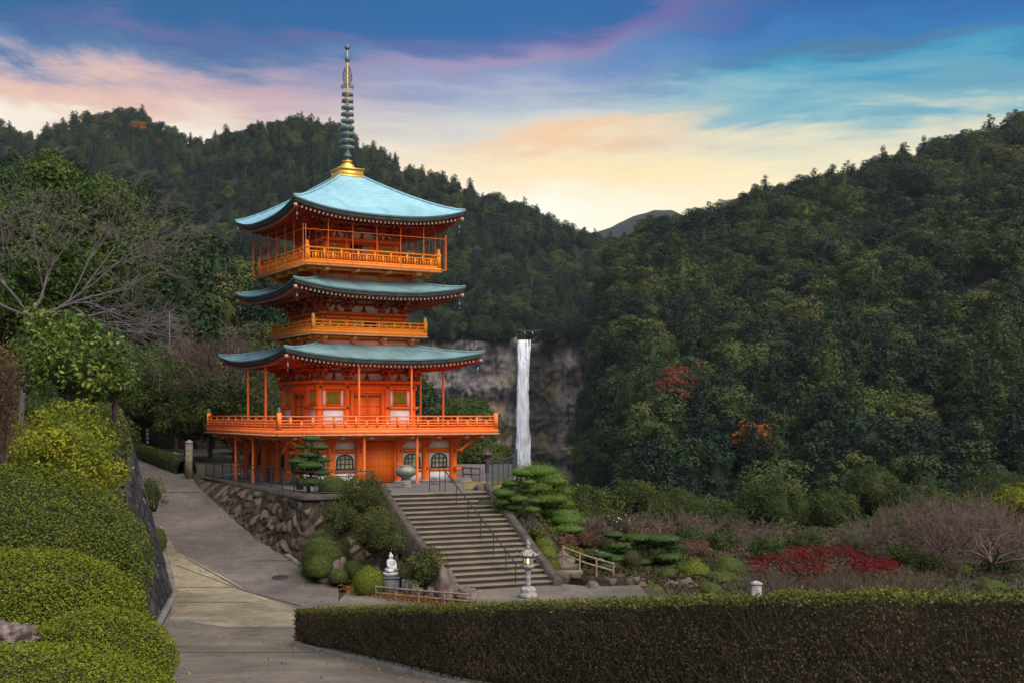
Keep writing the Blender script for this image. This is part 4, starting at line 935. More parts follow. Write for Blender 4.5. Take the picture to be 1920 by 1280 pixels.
for i, u in enumerate(us):
    for j, v in enumerate(vs):
        x, z = (u - 960) / F * DC, (YH - v) / F * DC
        led = mnoise.noise(Vector((x * .03, z * .11, 2))) * 4 + mnoise.noise(Vector((x * .10, z * .05, 7))) * 2.6 + abs(mnoise.noise(Vector((x * .22, z * .12, 4)))) * 2.4 + mnoise.noise(Vector((x * .5, z * .4, 9))) * 1.3 + abs(mnoise.noise(Vector((x * .9, z * .5, 19)))) * 1.5 + mnoise.noise(Vector((x * .55, z * .05, 29))) * 2.0
        st = math.floor((z + 5 * mnoise.noise(Vector((x * .02, 0, 3)))) / 14.0) * 0.9
        rec = 7.0 * math.exp(-((u - 1000) / 45.0) ** 2)                                   # the chute of the fall
        notch = 12 * math.exp(-((u - 993) / 20.0) ** 4) * smooth((642 - v) / 10)
        G[i, j] = (x, DC - led + st + rec + notch + (v < 640) * (640 - v) * 0.35, z - notch * .35)
        T[i, j] = math.exp(-((u - 1012) / 40.0) ** 2) * 1.25 if v > 650 else 0.2 * math.exp(-((u - 1000) / 30.0) ** 2)
cl.grid(G[:, ::-1], 0, T[:-1, ::-1][:, 1:].reshape(-1))
tag(cl.build('cliff', rockmat(), smooth=False), kind='structure')
def watermat():
    m = bpy.data.materials.new('falling_water'); m.use_nodes = True; t = m.node_tree; b = NB(t); p = t.nodes['Principled BSDF']
    tc = b.n('ShaderNodeTexCoord'); mp = b.n('ShaderNodeMapping'); t.links.new(tc.outputs['Object'], mp.inputs[0]); mp.inputs['Scale'].default_value = (1, 1, 0.10)
    n = b.noise(mp.outputs[0], 1.1, 6, 0.65)
    t.links.new(b.ramp(n, [(0.30, (0.42, 0.45, 0.52, 1)), (0.48, (0.78, 0.80, 0.85, 1)), (0.62, (0.93, 0.94, 0.96, 1))]), p.inputs['Base Color'])
    p.inputs['Roughness'].default_value = 0.6
    tr = b.n('ShaderNodeBsdfTransparent'); mx = b.n('ShaderNodeMixShader'); at = b.n('ShaderNodeAttribute', attribute_name='tint')
    t.links.new(b.sstep(b.m('ADD', at.outputs['Fac'], b.m('MULTIPLY', b.m('SUBTRACT', n, 0.5), 2.2)), 0.10, 0.75), mx.inputs[0])
    t.links.new(tr.outputs[0], mx.inputs[1]); t.links.new(p.outputs[0], mx.inputs[2]); t.links.new(mx.outputs[0], t.nodes['Material Output'].inputs[0])
    return m
M['water'] = watermat()
wf = MB()
def fall(ul, ur, utl, utr, v0, v1, dist, seed):
    n, m = 13, 60; G = np.zeros((n, m, 3)); T = np.zeros((n - 1, m - 1))
    for j in range(m):
        t = j / (m - 1); v = v0 + (v1 - v0) * t
        for i in range(n):
            s = i / (n - 1); u = (ul + (ur - ul) * s) * (1 - smooth(t * 1.3)) + (utl + (utr - utl) * s) * smooth(t * 1.3)
            u += 1.0 * mnoise.noise(Vector((seed, t * 9, i * .1)))
            d = dist + 1.0 - 3.5 * (1 - math.exp(-t * 6)) - 1.2 * math.sin(s * math.pi) + .6 * mnoise.noise(Vector((s * 6, t * 14, seed)))
            G[i, j] = ((u - 960) / F * d, d, (YH - v) / F * d)
            if i < n - 1 and j < m - 1: T[i, j] = min(1.0, 1.3 * math.sin((s + .5 / n) * math.pi) ** 0.6)
    wf.grid(G, 0, T.reshape(-1))
fall(970.5, 987, 967, 996, 637, 935, 597, 1.0); fall(985, 991, 976, 992, 637, 800, 598.5, 3.0); fall(992.5, 995.5, 980, 992, 637, 745, 599, 5.0)
tag(wf.build('waterfall', M['water'], smooth=True), kind='structure')
rp = thing('sacred_rope', 'straw rope with white paper strips stretched above the lip of the waterfall', 'rope', PX(993, 619, 601))
b = MB(); pts = [PX(971 + 44 * t, 618 + 3 * math.sin(t * math.pi), 601) - np.array(rp.location) for t in np.linspace(0, 1, 9)]; b.path(pts, 0.07, 5); b.build('rope', M['cream'], rp)
for t in (0.3, 0.62):
    q = PX(971 + 44 * t, 622, 600.8) - np.array(rp.location); b = MB(); b.box(q[0], q[1], q[2] - .3, .25, .05, .6); b.box(q[0] + .15, q[1], q[2] - .8, .25, .05, .5); b.build('paper_strip', M['white'], rp)

# ================================================================== FOREST
def clump_crown(cs, rs, nper, leaf, rng, squash=0.8, jit=0.55, upbias=0.35, asp=0.7, tvar=0.45):
    b = MB()
    for c, r in zip(cs, rs):
        n = max(6, int(nper * r * r)); D = nrm(rng.normal(size=(n, 3)) + np.array([0, 0, upbias])); rr = r * (0.72 + 0.36 * rng.random(n))[:, None]
        P_ = c + D * rr * np.array([1, 1, squash]); t0 = rng.random()
        b.leaves(P_, D * np.array([1, 1, 1.3]) + .35 * nrm(np.array(c) - np.array([0, 0, c[2] * .6])), leaf, asp, jit, 0, np.clip(t0 * tvar + (1 - tvar) * rng.random(n), 0, 1), rng)
    return b
def conifer_mesh(seed, H, R, sharp=0.6):
    """cedar: a stack of drooping tufts, blunt rounded top"""
    rng = np.random.default_rng(seed); cs, rs = [], []
    nl = int(H / 1.15)
    for i in range(nl):
        t = (i + 0.5) / nl; rad = R * (1 - t ** 2.2) ** sharp * (0.7 + 0.5 * rng.random()); z = H * (0.14 + 0.86 * t)
        k = max(1, int(2 * np.pi * rad / 2.5)); a0 = rng.random() * 6.28
        for q in range(k):
            if rng.random() < 0.16: continue
            a = a0 + q * 6.28 / k + rng.normal() * 0.25; r = rad * (0.62 + 0.42 * rng.random())
            cs.append([r * math.cos(a), r * math.sin(a), z - 0.22 * r + rng.normal() * 0.35]); rs.append(0.85 + 0.7 * rng.random())
    cs.append([0, 0, H - 0.2]); rs.append(1.0)
    b = clump_crown(np.array(cs), rs, 34, 0.50, rng, 0.70, jit=.30, upbias=.6, tvar=.6)
    b.lathe([(R * .5, H * .12), (R * .52, H * .35), (R * .36, H * .66), (0.0, H * .9)], 7, (0, 0, 0), 0); b.tube((0, 0, -2), (0, 0, H * .5), 0.28, 0.2, 6, 1)
    return b
def broad_mesh(seed, H, R):
    """evergreen broadleaf: billowing dome of separate leafy lumps"""
    rng = np.random.default_rng(seed); cs, rs = [], []; n = 38
    for i in range(n):
        ph = math.asin(max(-0.35, 1 - 1.35 * (i + .5) / n)); a = i * 2.39996 + rng.normal() * .35; k = 0.68 + 0.42 * rng.random()
        cs.append([R * k * math.cos(ph) * math.cos(a), R * k * math.cos(ph) * math.sin(a), H * 0.52 + H * 0.44 * k * math.sin(ph)]); rs.append((1.1 + 0.9 * rng.random()) * R / 4.2)
    b = clump_crown(np.array(cs), rs, 34, 0.50, rng, 0.72, jit=.30, upbias=.7, tvar=.6)
    b.ell((0, 0, H * .50), (R * .62, R * .62, H * .32), 9, 6, 0, 0.2, seed); b.tube((0, 0, -2), (0, 0, H * .5), 0.3, 0.2, 6, 1)
    return b
FM = []
def proto_mesh(b, nm, m):
    o = b.build(nm, [m, M['bark']]); me = o.data; bpy.data.objects.remove(o); return me
for sd_, H_, R_, sh in ((1, 15.0, 3.3, .55), (2, 12.5, 3.6, .45), (3, 17.0, 3.4, .65)): FM.append((proto_mesh(conifer_mesh(sd_, H_, R_, sh), 'conifer', LM['conifer']), 'conifer'))
for sd_, H_, R_ in ((4, 11.5, 4.6), (5, 10, 4.1), (6, 13, 5.2), (7, 9.5, 4.8)): FM.append((proto_mesh(broad_mesh(sd_, H_, R_), 'broadleaf_tree', LM['forest']), 'broadleaf_tree'))
FR = np.random.default_rng(99)
def scatter(name, n, tmin, tmax, umin=None, umax=None, ok=None, scl=(0.75, 1.2)):
    at, c = HILLS[name]; out = []; lo = c[0, 0] if umin is None else umin; hi = c[-1, 0] if umax is None else umax
    dmax = np.max(c[:, 3]) * 1.1
    while len(out) < n:
        u = lo + (hi - lo) * FR.random(); t = tmin + (tmax - tmin) * FR.random(); x, d, z = at(u, t)
        if FR.random() > d / dmax: continue
        if ok and not ok(u, t, x, d, z): continue
        out.append((x, d, z, u, t))
    return out
def choose(x, d, bias):
    v = fbm(x, d, 1 / 60.0, 2, 5.5) + 0.35 * FR.normal()
    return int(FR.integers(0, 3)) if v > bias else int(3 + FR.integers(0, 4))
protos = {}
def individual(p, idx, label, group, s, r, cat='tree'):
    me, nm = FM[idx]; o = bpy.data.objects.new(nm, me); COL.objects.link(o); o.location = p; o.rotation_euler = (0, 0, r); o.scale = (s * (0.9 + .2 * FR.random()), s, s * (0.9 + .25 * FR.random()))
    tag(o, label, cat, group); protos.setdefault(idx, o); return o
def make_forest(name, pts, label, src):
    me = bpy.data.meshes.new(name); me.vertices.add(len(pts)); me.vertices.foreach_set('co', np.array([q[0] for q in pts], np.float32).ravel())
    for an, ty, vals in (('idx', 'INT', [q[1] for q in pts]), ('sc', 'FLOAT', [q[2] for q in pts]), ('rz', 'FLOAT', [q[3] for q in pts])):
        a = me.attributes.new(an, ty, 'POINT'); a.data.foreach_set('value', vals)
    o = bpy.data.objects.new(name, me); COL.objects.link(o); tag(o, label, None, None, 'stuff')
    g = bpy.data.node_groups.new(name + '_scatter', 'GeometryNodeTree')
    g.interface.new_socket('Geometry', in_out='INPUT', socket_type='NodeSocketGeometry'); g.interface.new_socket('Geometry', in_out='OUTPUT', socket_type='NodeSocketGeometry')
    N = g.nodes.new; L = g.links.new
    gi = N('NodeGroupInput'); go = N('NodeGroupOutput'); ip = N('GeometryNodeInstanceOnPoints'); jg = N('GeometryNodeJoinGeometry')
    for s_ in src:
        oi = N('GeometryNodeObjectInfo'); oi.inputs['Object'].default_value = s_; oi.inputs['As Instance'].default_value = True; oi.transform_space = 'ORIGINAL'; L(oi.outputs['Geometry'], jg.inputs[0])
    def attr(nm_, ty):
        q = N('GeometryNodeInputNamedAttribute'); q.data_type = ty; q.inputs['Name'].default_value = nm_; return q.outputs['Attribute']
    L(gi.outputs[0], ip.inputs['Points']); L(jg.outputs[0], ip.inputs['Instance']); ip.inputs['Pick Instance'].default_value = True
    L(attr('idx', 'INT'), ip.inputs['Instance Index'])
    cx = N('ShaderNodeCombineXYZ'); L(attr('rz', 'FLOAT'), cx.inputs[2]); er = N('FunctionNodeEulerToRotation'); L(cx.outputs[0], er.inputs[0]); L(er.outputs[0], ip.inputs['Rotation'])
    c2 = N('ShaderNodeCombineXYZ'); s_ = attr('sc', 'FLOAT'); [L(s_, c2.inputs[i]) for i in range(3)]; L(c2.outputs[0], ip.inputs['Scale'])
    L(ip.outputs[0], go.inputs[0]); md = o.modifiers.new('scatter', 'NODES'); md.node_group = g
    return o
nocliff = lambda u, t, x, d, z: True
RP = scatter('right_mountain', 1900, 0.0, 1.06, 1096, 2080)
LP = scatter('left_hillside', 800, 0.02, 1.08, -260, 850)
MP = scatter('left_mountain', 3200, 0.0, 1.05, -260, 1290)
inv = lambda x, d: 960 + x / d * F
RP.sort(key=lambda q: q[1]); LP.sort(key=lambda q: q[1])
LBL = {('conifer', 'R'): 'dark green conifer in the dense forest covering the mountain right of the waterfall', ('broadleaf_tree', 'R'): 'rounded evergreen tree in the dense forest covering the mountain right of the waterfall',
       ('conifer', 'L'): 'dark conifer in the forest on the hillside behind the pagoda and the left bank', ('broadleaf_tree', 'L'): 'rounded dark evergreen in the forest on the hillside behind the pagoda and the left bank'}
GRP = {('conifer', 'R'): 'conifers on the right mountain', ('broadleaf_tree', 'R'): 'rounded evergreens on the right mountain', ('conifer', 'L'): 'conifers on the left hillside', ('broadleaf_tree', 'L'): 'rounded evergreens on the left hillside'}
rest = {'R': [], 'L': [], 'M': []}
cnt = {'R': 0, 'L': 0}
for key, pts, bias, lim in (('R', RP, -0.15, 190), ('L', LP, -0.05, 80)):
    for x, d, z, u, t in pts:
        idx = choose(x, d, bias); s = (0.72 + 0.62 * FR.random()) if key == 'R' else (0.55 + .4 * FR.random()); r = FR.random() * 6.28
        vis = (-20 < u < 1940) and (key == 'R' or u < 480)
        if cnt[key] < lim and vis:
            cnt[key] += 1; nm = FM[idx][1]; individual((x, d, z - 0.4), idx, LBL[(nm, key)], GRP[(nm, key)], s, r)
        else: rest[key].append(((x, d, z - 0.4), idx, s, r))
for x, d, z, u, t in MP:
    rest['M'].append(((x, d, z - 0.4), choose(x, d, 0.25), (0.62 + 0.5 * FR.random()) * 1.05, FR.random() * 6.28))
for k in range(260):                                        # scrub and small trees spilling over the lip and ledges of the cliff
    px = 745 + 390 * FR.random()
    if 962 < px < 1018 and FR.random() < .97: continue
    py = 624 + 12 * mnoise.noise(Vector((px * .02, 3, 1))) + 9 * FR.random(); d = 597 + 12 * FR.random()
    p = PX(px, py, d); rest['M'].append(((p[0], p[1], p[2] - 2.5), int(3 + FR.integers(0, 4)), .32 + .35 * FR.random(), FR.random() * 6.28))
for k in range(26):
    px = 1100 + 40 * FR.random() - 25 * (FR.random() ** 3); py = 640 + 290 * FR.random(); p = PX(px, py, 588); rest['M'].append(((p[0], p[1], p[2] - 3), int(3 + FR.integers(0, 4)), .35 + .3 * FR.random(), FR.random() * 6.28))
for k in range(60):
    px = 790 + 165 * FR.random(); py = 860 + 70 * FR.random(); p = PX(px, py, 585); rest['M'].append(((p[0], p[1], p[2] - 4), int(3 + FR.integers(0, 4)), .5 + .4 * FR.random(), FR.random() * 6.28))
src = [protos[i] for i in range(7)]
make_forest('right_forest', rest['R'], 'dense forest higher up the mountain right of the waterfall', src)
make_forest('left_forest', rest['L'], 'dense forest higher up the hillside on the left', src)
make_forest('mountain_forest', rest['M'], 'dense forest covering the mountain behind the pagoda', src)
# distinct trees of the right mountain
def on_hill(name, u, py):
    at, c = HILLS[name]; ts = np.linspace(0, 1.05, 400); q = [at(u, t) for t in ts]; e = [abs(YH - z / d * F - py) for x, d, z in q]; return q[int(np.argmin(e))]
def colour_tree(px, py, idx_seed, H, R, leaf, label, cat='tree', hill_='right_mountain'):
    p = on_hill(hill_, px, py); r = thing('maple_tree', label, cat, (p[0], p[1] - 4, p[2] + 1.0))
    b = broad_mesh(idx_seed, H * 1.1, R); v = b.Fa.pop(); b2 = MB(); b2.tube((0, 0, -2), (0, 0, H * .5), .3, .2, 6)
    b.build('crown', [leaf, leaf], r); b2.build('trunk', M['bark'], r)
colour_tree(1268, 800, 21, 12, 6.0, LM['rust'], 'large rust red tree halfway down the forested slope right of the waterfall')
colour_tree(1288, 770, 25, 11, 4.6, LM['rust'], 'rust red tree standing just above the largest rust tree on the slope')
colour_tree(1152, 808, 22, 8, 3.4, LM['rust'], 'small crimson tree low on the slope nearest the waterfall')
colour_tree(1415, 676, 23, 9, 3.6, LM['orangeleaf'], 'pale orange tinted tree high on the right forest slope')
colour_tree(1325, 668, 24, 8, 3.4, LM['rust'], 'dull red treetop high on the forest slope left of the orange one')
colour_tree(1405, 888, 26, 9, 4.2, LM['orangeleaf'], 'olive orange tree at the bottom of the right forest slope')
colour_tree(262, 262, 31, 12, 6, LM['orangeleaf'], 'russet tree on the left mountain below its rounded summit', hill_='left_mountain')
for px, py, sc_, idx, lab in ((1655, 300, 1.15, 2, 'tall open conifer on the ridge line left of the twin ridge conifers'), (1690, 290, 1.0, 0, 'second ridge conifer just right of the tall open one'), (1732, 276, 1.1, 2, 'single tall conifer standing clear on the right ridge'),
                              (1560, 330, 1.25, 1, 'broad conifer breaking the ridge line above the middle of the right mountain'), (1418, 372, 1.0, 0, 'slim conifer on the lower ridge right of the valley gap'), (1455, 362, .9, 1, 'bushy conifer beside the slim one on the lower ridge'), (1284, 404, 1.0, 1, 'conifer on the ridge end just right of the valley gap')):
    p = on_hill('right_mountain', px, py + 4); individual((p[0], p[1], p[2] - .5), idx, lab, None, sc_, 1.0)
for px, py, h_ in ((1610, 640, 13), (1527, 400, 9), (1468, 870, 12)):
    p = on_hill('right_mountain', px, py)
    b = MB(); q = np.array([p[0], p[1], p[2]]); b.tube((0, 0, 0), (0.4, 0, h_), .22, .08, 6)
    for k in range(7): a = k * 2.1; z0 = h_ * (.4 + .08 * k); b.tube((.02 * z0, 0, z0), (.02 * z0 + 1.3 * math.cos(a), 1.3 * math.sin(a), z0 + .7), .06, .02, 4)
    o = b.build('dead_trunk', M['barkgrey'], loc=q); tag(o, {1610: 'bare pale dead trunk standing in the upper right forest', 1527: 'bare pale trunk just below the right ridge line', 1468: 'bare pale trunk above the bushes at the foot of the right forest'}[px], 'tree')

# ================================================================== GARDEN PLANTS
def local(b): return b
def clipped(px, ptop, pbot, w, d, leaf, label, nm='clipped_bush', size=0.055, dens=330, group=None, cat='bush', lump=.10, seed=0, depth=1.0, z0=None, jit=0.24):
    """rounded clipped bush: px centre, top and bottom picture heights, width in picture px, at distance d"""
    rx_ = w / 2 / F * d; zt = (YH - ptop) / F * d; zb = (YH - pbot) / F * d if z0 is None else z0; h = zt - zb
    c = PXZ(px, d, zb); o = thing(nm, label, cat, c, 0, group)
    rng = np.random.default_rng(int(px * 7 + ptop * 3 + seed)); ry_ = rx_ * depth
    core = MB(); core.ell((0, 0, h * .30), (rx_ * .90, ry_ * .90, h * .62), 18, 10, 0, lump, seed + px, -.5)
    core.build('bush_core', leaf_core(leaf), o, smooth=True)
    area = 2 * math.pi * rx_ * (h + rx_) * .5; n = int(min(60000, area * dens * (0.055 / size) ** 2))
    D = nrm(rng.normal(size=(n * 2, 3))); D = D[(D[:, 2] > -.5) & (D[:, 1] < .55)][:n]
    k = np.array([1 + lump * mnoise.noise(Vector(q * 2.2) + Vector(((seed + px) * 3.1, (seed + px) * 1.7, 0))) + .028 * mnoise.noise(Vector(q * 5.5)) + .014 * mnoise.noise(Vector(q * 15)) for q in D])[:, None]
    rr = (0.93 + 0.10 * rng.random(len(D)))[:, None] * k
    Pp = D * rr * np.array([rx_, ry_, h * .68]) + np.array([0, 0, h * .32])
    f = MB(); f.leaves(Pp, D / np.array([rx_, ry_, h * .68]), size, .5, jit, 0, np.clip(.5 + .15 * rng.normal(size=len(D)), 0, 1), rng); f.build('foliage', leaf, o); return o
CORES = {}
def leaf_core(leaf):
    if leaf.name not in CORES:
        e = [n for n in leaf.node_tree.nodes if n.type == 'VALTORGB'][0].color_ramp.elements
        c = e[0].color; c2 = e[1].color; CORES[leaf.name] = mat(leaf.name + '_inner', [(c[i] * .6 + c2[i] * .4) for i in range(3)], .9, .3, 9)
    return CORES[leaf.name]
def branch_tree(b, p, dirv, L, r, depth, rng, spread=0.6, droop=0.0, up=0.15, kids=3, taper=.62, minr=0.006):
    pts = [np.array(p, float)]; d = nrm(np.array(dirv, float)); n = 3
    for i in range(n):
        d = nrm(d + rng.normal(size=3) * 0.16 + np.array([0, 0, up * .25 - droop * .2])); pts.append(pts[-1] + d * L / n)
    for i in range(n):
        b.tube(pts[i], pts[i + 1], r * (1 - .3 * i / n), r * (1 - .3 * (i + 1) / n), 5 if r > .03 else 3, 0, False)
    if depth == 0: return
    for k in range(kids):
        f = 0.45 + 0.55 * (k + rng.random() * .6) / kids; i = min(n - 1, int(f * n)); q = pts[i] + (pts[i + 1] - pts[i]) * (f * n - i) if f < 1 else pts[-1]
        nd = nrm(d + rng.normal(size=3) * spread + np.array([0, 0, up - droop]))
        branch_tree(b, q, nd, L * (.58 + .26 * rng.random()), max(minr, r * taper * (1 - .3 * f)), depth - 1, rng, spread, droop, up, kids, taper, minr)
def bare_tree(base, H, label, seed, m='twig', nm='bare_tree', limbs=4, depth=4, spread=.6, droop=0.0, up=.15, lean=(0, 0, 1), tr=.14, kids=3, cat='tree', group=None, flat=.55, minr=.007, dirs=None, trunkf=.22, Lf=.42):
    rng = np.random.default_rng(seed); o = thing(nm, label, cat, base, 0, group)
    t = MB(); top = nrm(np.array(lean, float)) * H * trunkf; t.tube((0, 0, -.3), top * .5 + rng.normal(size=3) * .03, tr * 1.2, tr, 8); t.tube(top * .5, top, tr, tr * .85, 8); t.build('trunk', M['bark'] if m != 'barkgrey' else M['barkgrey'], o)
    for i in range(limbs):
        b = MB(); a = i * 6.283 / limbs + rng.normal() * .3
        dv = dirs[i] if dirs is not None else (math.cos(a), math.sin(a), flat + .3 * rng.random())
        branch_tree(b, top * .97, dv, H * Lf * (.85 + .3 * rng.random()), tr * .62, depth, rng, spread, droop, up, kids, .62, minr); b.build('limb', M[m], o)
    return o
def pad(b, c, r, rng, leaf=.09, dens=260, mi=0, squash=.32, core=None):
    if core is not None: core.ell(c, (r * .88, r * .88, r * squash * .8), 12, 7, 0, .15, c[0] * 9 + c[2])
    n = int(dens * r * r * (0.09 / leaf) ** 2 * 3.2); D = nrm(rng.normal(size=(n, 3)) + np.array([0, 0, .35])); lump = 1 + np.array([[.34 * mnoise.noise(Vector(v * 2.6 + np.array(c) * 3.7)) + .16 * mnoise.noise(Vector(v * 6.5 + np.array(c)))] for v in D])
    b.leaves(np.asarray(c) + D * np.array([r, r, r * squash]) * lump * (.88 + .2 * rng.random((n, 1))), D * np.array([.5, .5, 1.5]), leaf, .38, .75, mi, np.clip(rng.random(n) * .65 + .35 * rng.random(), 0, 1), rng)
def niwaki(base, pads, label, leaf='pineyel', seed=0, tr=.09, lsz=.085, nm='pruned_pine', squash=.32, dens=260):
    """cloud pruned pine: pads = [(dx, dy, z, r)] relative to the base"""
    rng = np.random.default_rng(seed); o = thing(nm, label, 'tree', base)
    t = MB(); H = max(p[2] for p in pads); cx = np.mean([p[0] for p in pads]); tp = [np.array([0, 0, -.2])]
    for i in range(1, 7): tp.append(np.array([cx * i / 6 + .10 * H * math.sin(i * 1.9 + seed) * .35, .05 * math.cos(i * 2.3), H * .93 * i / 6]))
    for i in range(6): t.tube(tp[i], tp[i + 1], tr * (1 - .12 * i), tr * (1 - .12 * (i + 1)), 7)
    for x, y, z, r in pads:
        k = min(5, max(0, int(z / H * 6) - 1)); t.tube(tp[k], (x, y, z - r * squash * .5), tr * .4, tr * .22, 5)
    t.build('trunk', M['bark'], o)
    for x, y, z, r in pads:
        f = MB(); cmb = MB(); pad(f, (x, y, z), r, rng, lsz, dens, 0, squash, cmb); f.V += cmb.V; f.Fa += [(q + f.n, 1, tt) for q, mi, tt in cmb.Fa]; f.n += cmb.n
        f.build('foliage_pad', [LM[leaf], leaf_core(LM[leaf])], o)
    return o
def pads_px(base_px, d, lst):
    """pads given in picture px (x, y, half width) at distance d -> relative pads"""
    bx, bz = (base_px[0] - 960) / F * d, base_px[2]
    return [((x - base_px[0]) / F * d, dy, (YH - y) / F * d - bz, w / F * d) for x, y, w, dy in lst]
def leafy(base, H, R, leaf, label, seed, nm='garden_tree', size=.13, nper=42, n=30, trunk=.10, cat='tree', low=.25, group=None, squash=.8, kr=.34, ck=.62):
    rng = np.random.default_rng(seed); o = thing(nm, label, cat, base, 0, group); cs, rs = [], []
    for i in range(n):
        ph = math.asin(max(-.75, 1 - 1.7 * (i + .5) / n)); a = i * 2.39996 + rng.normal() * .3; k = .62 + .34 * rng.random()
        cs.append([R * k * math.cos(ph) * math.cos(a), R * k * math.cos(ph) * math.sin(a), H * (low + (1 - low) * .5) + H * (1 - low) * .46 * k * math.sin(ph)]); rs.append(R * kr * (.75 + .6 * rng.random()))
    b = MB()
    for c, r in zip(cs, rs):
        q = int(nper * (r / .34) ** 2 * (.13 / size) ** 2 * .9); q = min(q, 900); D = nrm(rng.normal(size=(q, 3)) + np.array([0, 0, .3])); t0 = rng.random()
        b.leaves(np.array(c) + D * r * (.55 + .5 * rng.random((q, 1))) * np.array([1, 1, squash]), D + .5 * nrm(np.array(c) - np.array([0, 0, H * .3])), size, .5, .48, 0, np.clip(.5 * t0 + .5 * rng.random(q), 0, 1), rng)
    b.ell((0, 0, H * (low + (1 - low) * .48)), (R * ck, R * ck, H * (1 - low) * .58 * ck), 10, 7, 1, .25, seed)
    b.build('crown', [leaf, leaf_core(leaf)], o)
    t = MB(); t.tube((0, 0, -.3), (0, 0, H * .6), trunk, trunk * .6, 7)
    for k in range(5): a = k * 1.3; t.tube((0, 0, H * (.2 + .07 * k)), (R * .55 * math.cos(a), R * .55 * math.sin(a), H * (.45 + .08 * k)), trunk * .5, trunk * .2, 5)
    t.build('trunk', M['bark'], o); return o

# ---- bushes on the left bank (nearest to farthest)
M['azaleacore'] = mat('azalea_shaded_twigs', (0.034, 0.036, 0.010), .95, .5, 14, col2=(0.016, 0.017, 0.006))  # twig tone sunk darker to paint shade into the gaps between leaves
def azalea_mound(px, ptop, pbot, w, d, leaf, label, size, n, seed, depth=.85):
    """clipped azalea: a deep shell of upturned leaves over inner twigs with shade put into their colour, so that flanks show gaps"""
    rx_ = w / 2 / F * d; ry_ = rx_ * depth; h = (pbot - ptop) / F * d; c = PX(px, pbot, d); o = thing('clipped_azalea', label, 'bush', c)
    rng = np.random.default_rng(900 + seed); ctr = np.array([0, 0, h * .5]); R = np.array([rx_, ry_, h * .5])
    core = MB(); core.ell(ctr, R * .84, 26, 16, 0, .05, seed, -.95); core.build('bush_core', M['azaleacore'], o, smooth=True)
    D = nrm(rng.normal(size=(n * 2, 3))); D = D[(D[:, 2] > -.80) & (D[:, 1] < .6)][:n]
    k = np.array([1 + .035 * mnoise.noise(Vector(q * 4 + Vector((seed, 0, 0)))) + .030 * mnoise.noise(Vector(q * 13)) + .022 * mnoise.noise(Vector(q * 30)) for q in map(Vector, D)])[:, None]
    rr = (1.02 - .17 * rng.random(len(D)) ** 1.5)[:, None] * k
    N = nrm(D / R) * .55 + np.array([0, 0, .75])
    f = MB(); f.leaves(D * rr * R + ctr, N, size, .5, .38, 0, np.clip(.5 + .17 * rng.normal(size=len(D)), 0, 1), rng); f.build('foliage', leaf, o)
azalea_mound(10, 1213, 1460, 640, 17.0, LM['azalea'], 'clipped yellow green azalea mound nearest the camera at the lower left corner', .046, 56000, 1)
azalea_mound(188, 1139, 1340, 280, 19.4, LM['azalea'], 'small domed yellow green azalea beside the pale rock and above the nearest mound', .043, 28000, 2, .95)
azalea_mound(38, 1028, 1270, 460, 22.6, LM['azalea'], 'wide clipped azalea mound behind the pale rock on the left bank', .052, 52000, 3, .7)
azalea_mound(6, 870, 1240, 546, 28.5, LM['azmid'], 'tallest clipped azalea mound on the left bank, sloping down to the path wall', .068, 60000, 4, .7)
rk = MB(); rk.ell((0, 0, 0), (.42, .35, .24), 36, 22, 0, .55, 3); rk.V[0] += np.array([[.05 * mnoise.noise(Vector(v) * 9)] * 3 for v in rk.V[0]]); o = rk.build('rock', M['palestone'], loc=PX(20, 1200, 18.6), smooth=False); tag(o, 'pale pinkish rock wedged between the clipped azaleas at the left edge', 'rock')
M['pinkrock'] = mat('pinkish_rock', (0.24, 0.175, 0.165), .9, .4, 9, .9, 22, col2=(0.055, 0.04, 0.038)); o.data.materials[0] = M['pinkrock']
leafy(PX(118, 1000, 32.5), 3.6, 1.50, LM['yellowleaf'], 'loose yellow green leafy shrub above the clipped azaleas on the left bank', 41, 'leafy_shrub', size=.10, n=70, nper=60, cat='bush', low=.02, kr=.28)
leafy(PX(128, 800, 36.5), 3.55, 1.75, LM['broad'], 'glossy broadleaved young tree with light green leaves leaning out over the bank wall', 42, 'broadleaf_sapling', size=.16, n=70, nper=60, low=.05, kr=.27, ck=.4)
leafy(PX(215, 770, 37.5), 1.7, .75, LM['broad'], 'low glossy leaved spray hanging over the top of the bank wall', 43, 'broadleaf_sapling', size=.15, n=26, nper=60, cat='bush', low=.05, ck=.4)
rng_ = np.random.default_rng(5); o = thing('brown_shrub', 'dry reddish brown twiggy shrub at the left picture edge', 'bush', PX(4, 880, 29))
b = MB()
for k in range(60): a = rng_.random() * 6.28; e = np.array([.38 * math.cos(a) * rng_.random(), .38 * math.sin(a) * rng_.random(), 2.2 + .7 * rng_.random()]); b.tube((e[0] * .2, e[1] * .2, 0), e, .012, .004, 3, 0, False)
b.build('stems', M['twigdk'], o); b = MB(); n = 5200; q = rng_.normal(size=(n, 3)) * np.array([.20, .2, .62]) + np.array([0, 0, 1.7]); b.leaves(q, rng_.normal(size=(n, 3)), .075, .25, .8, rng=rng_, up=(0, 0, 1.5)); b.build('foliage', LM['brownshrub'], o)
clipped(297, 984, 1028, 34, 46.5, LM['azdark'], 'little round green bush at the foot of the bank wall', size=.06, seed=9)
leafy(PX(282, 975, 48.5), 1.9, .62, LM['shrub'], 'dark leafy shrub growing out from the bank wall over the path', 44, 'leafy_shrub', size=.11, n=18, cat='bush', low=.05)

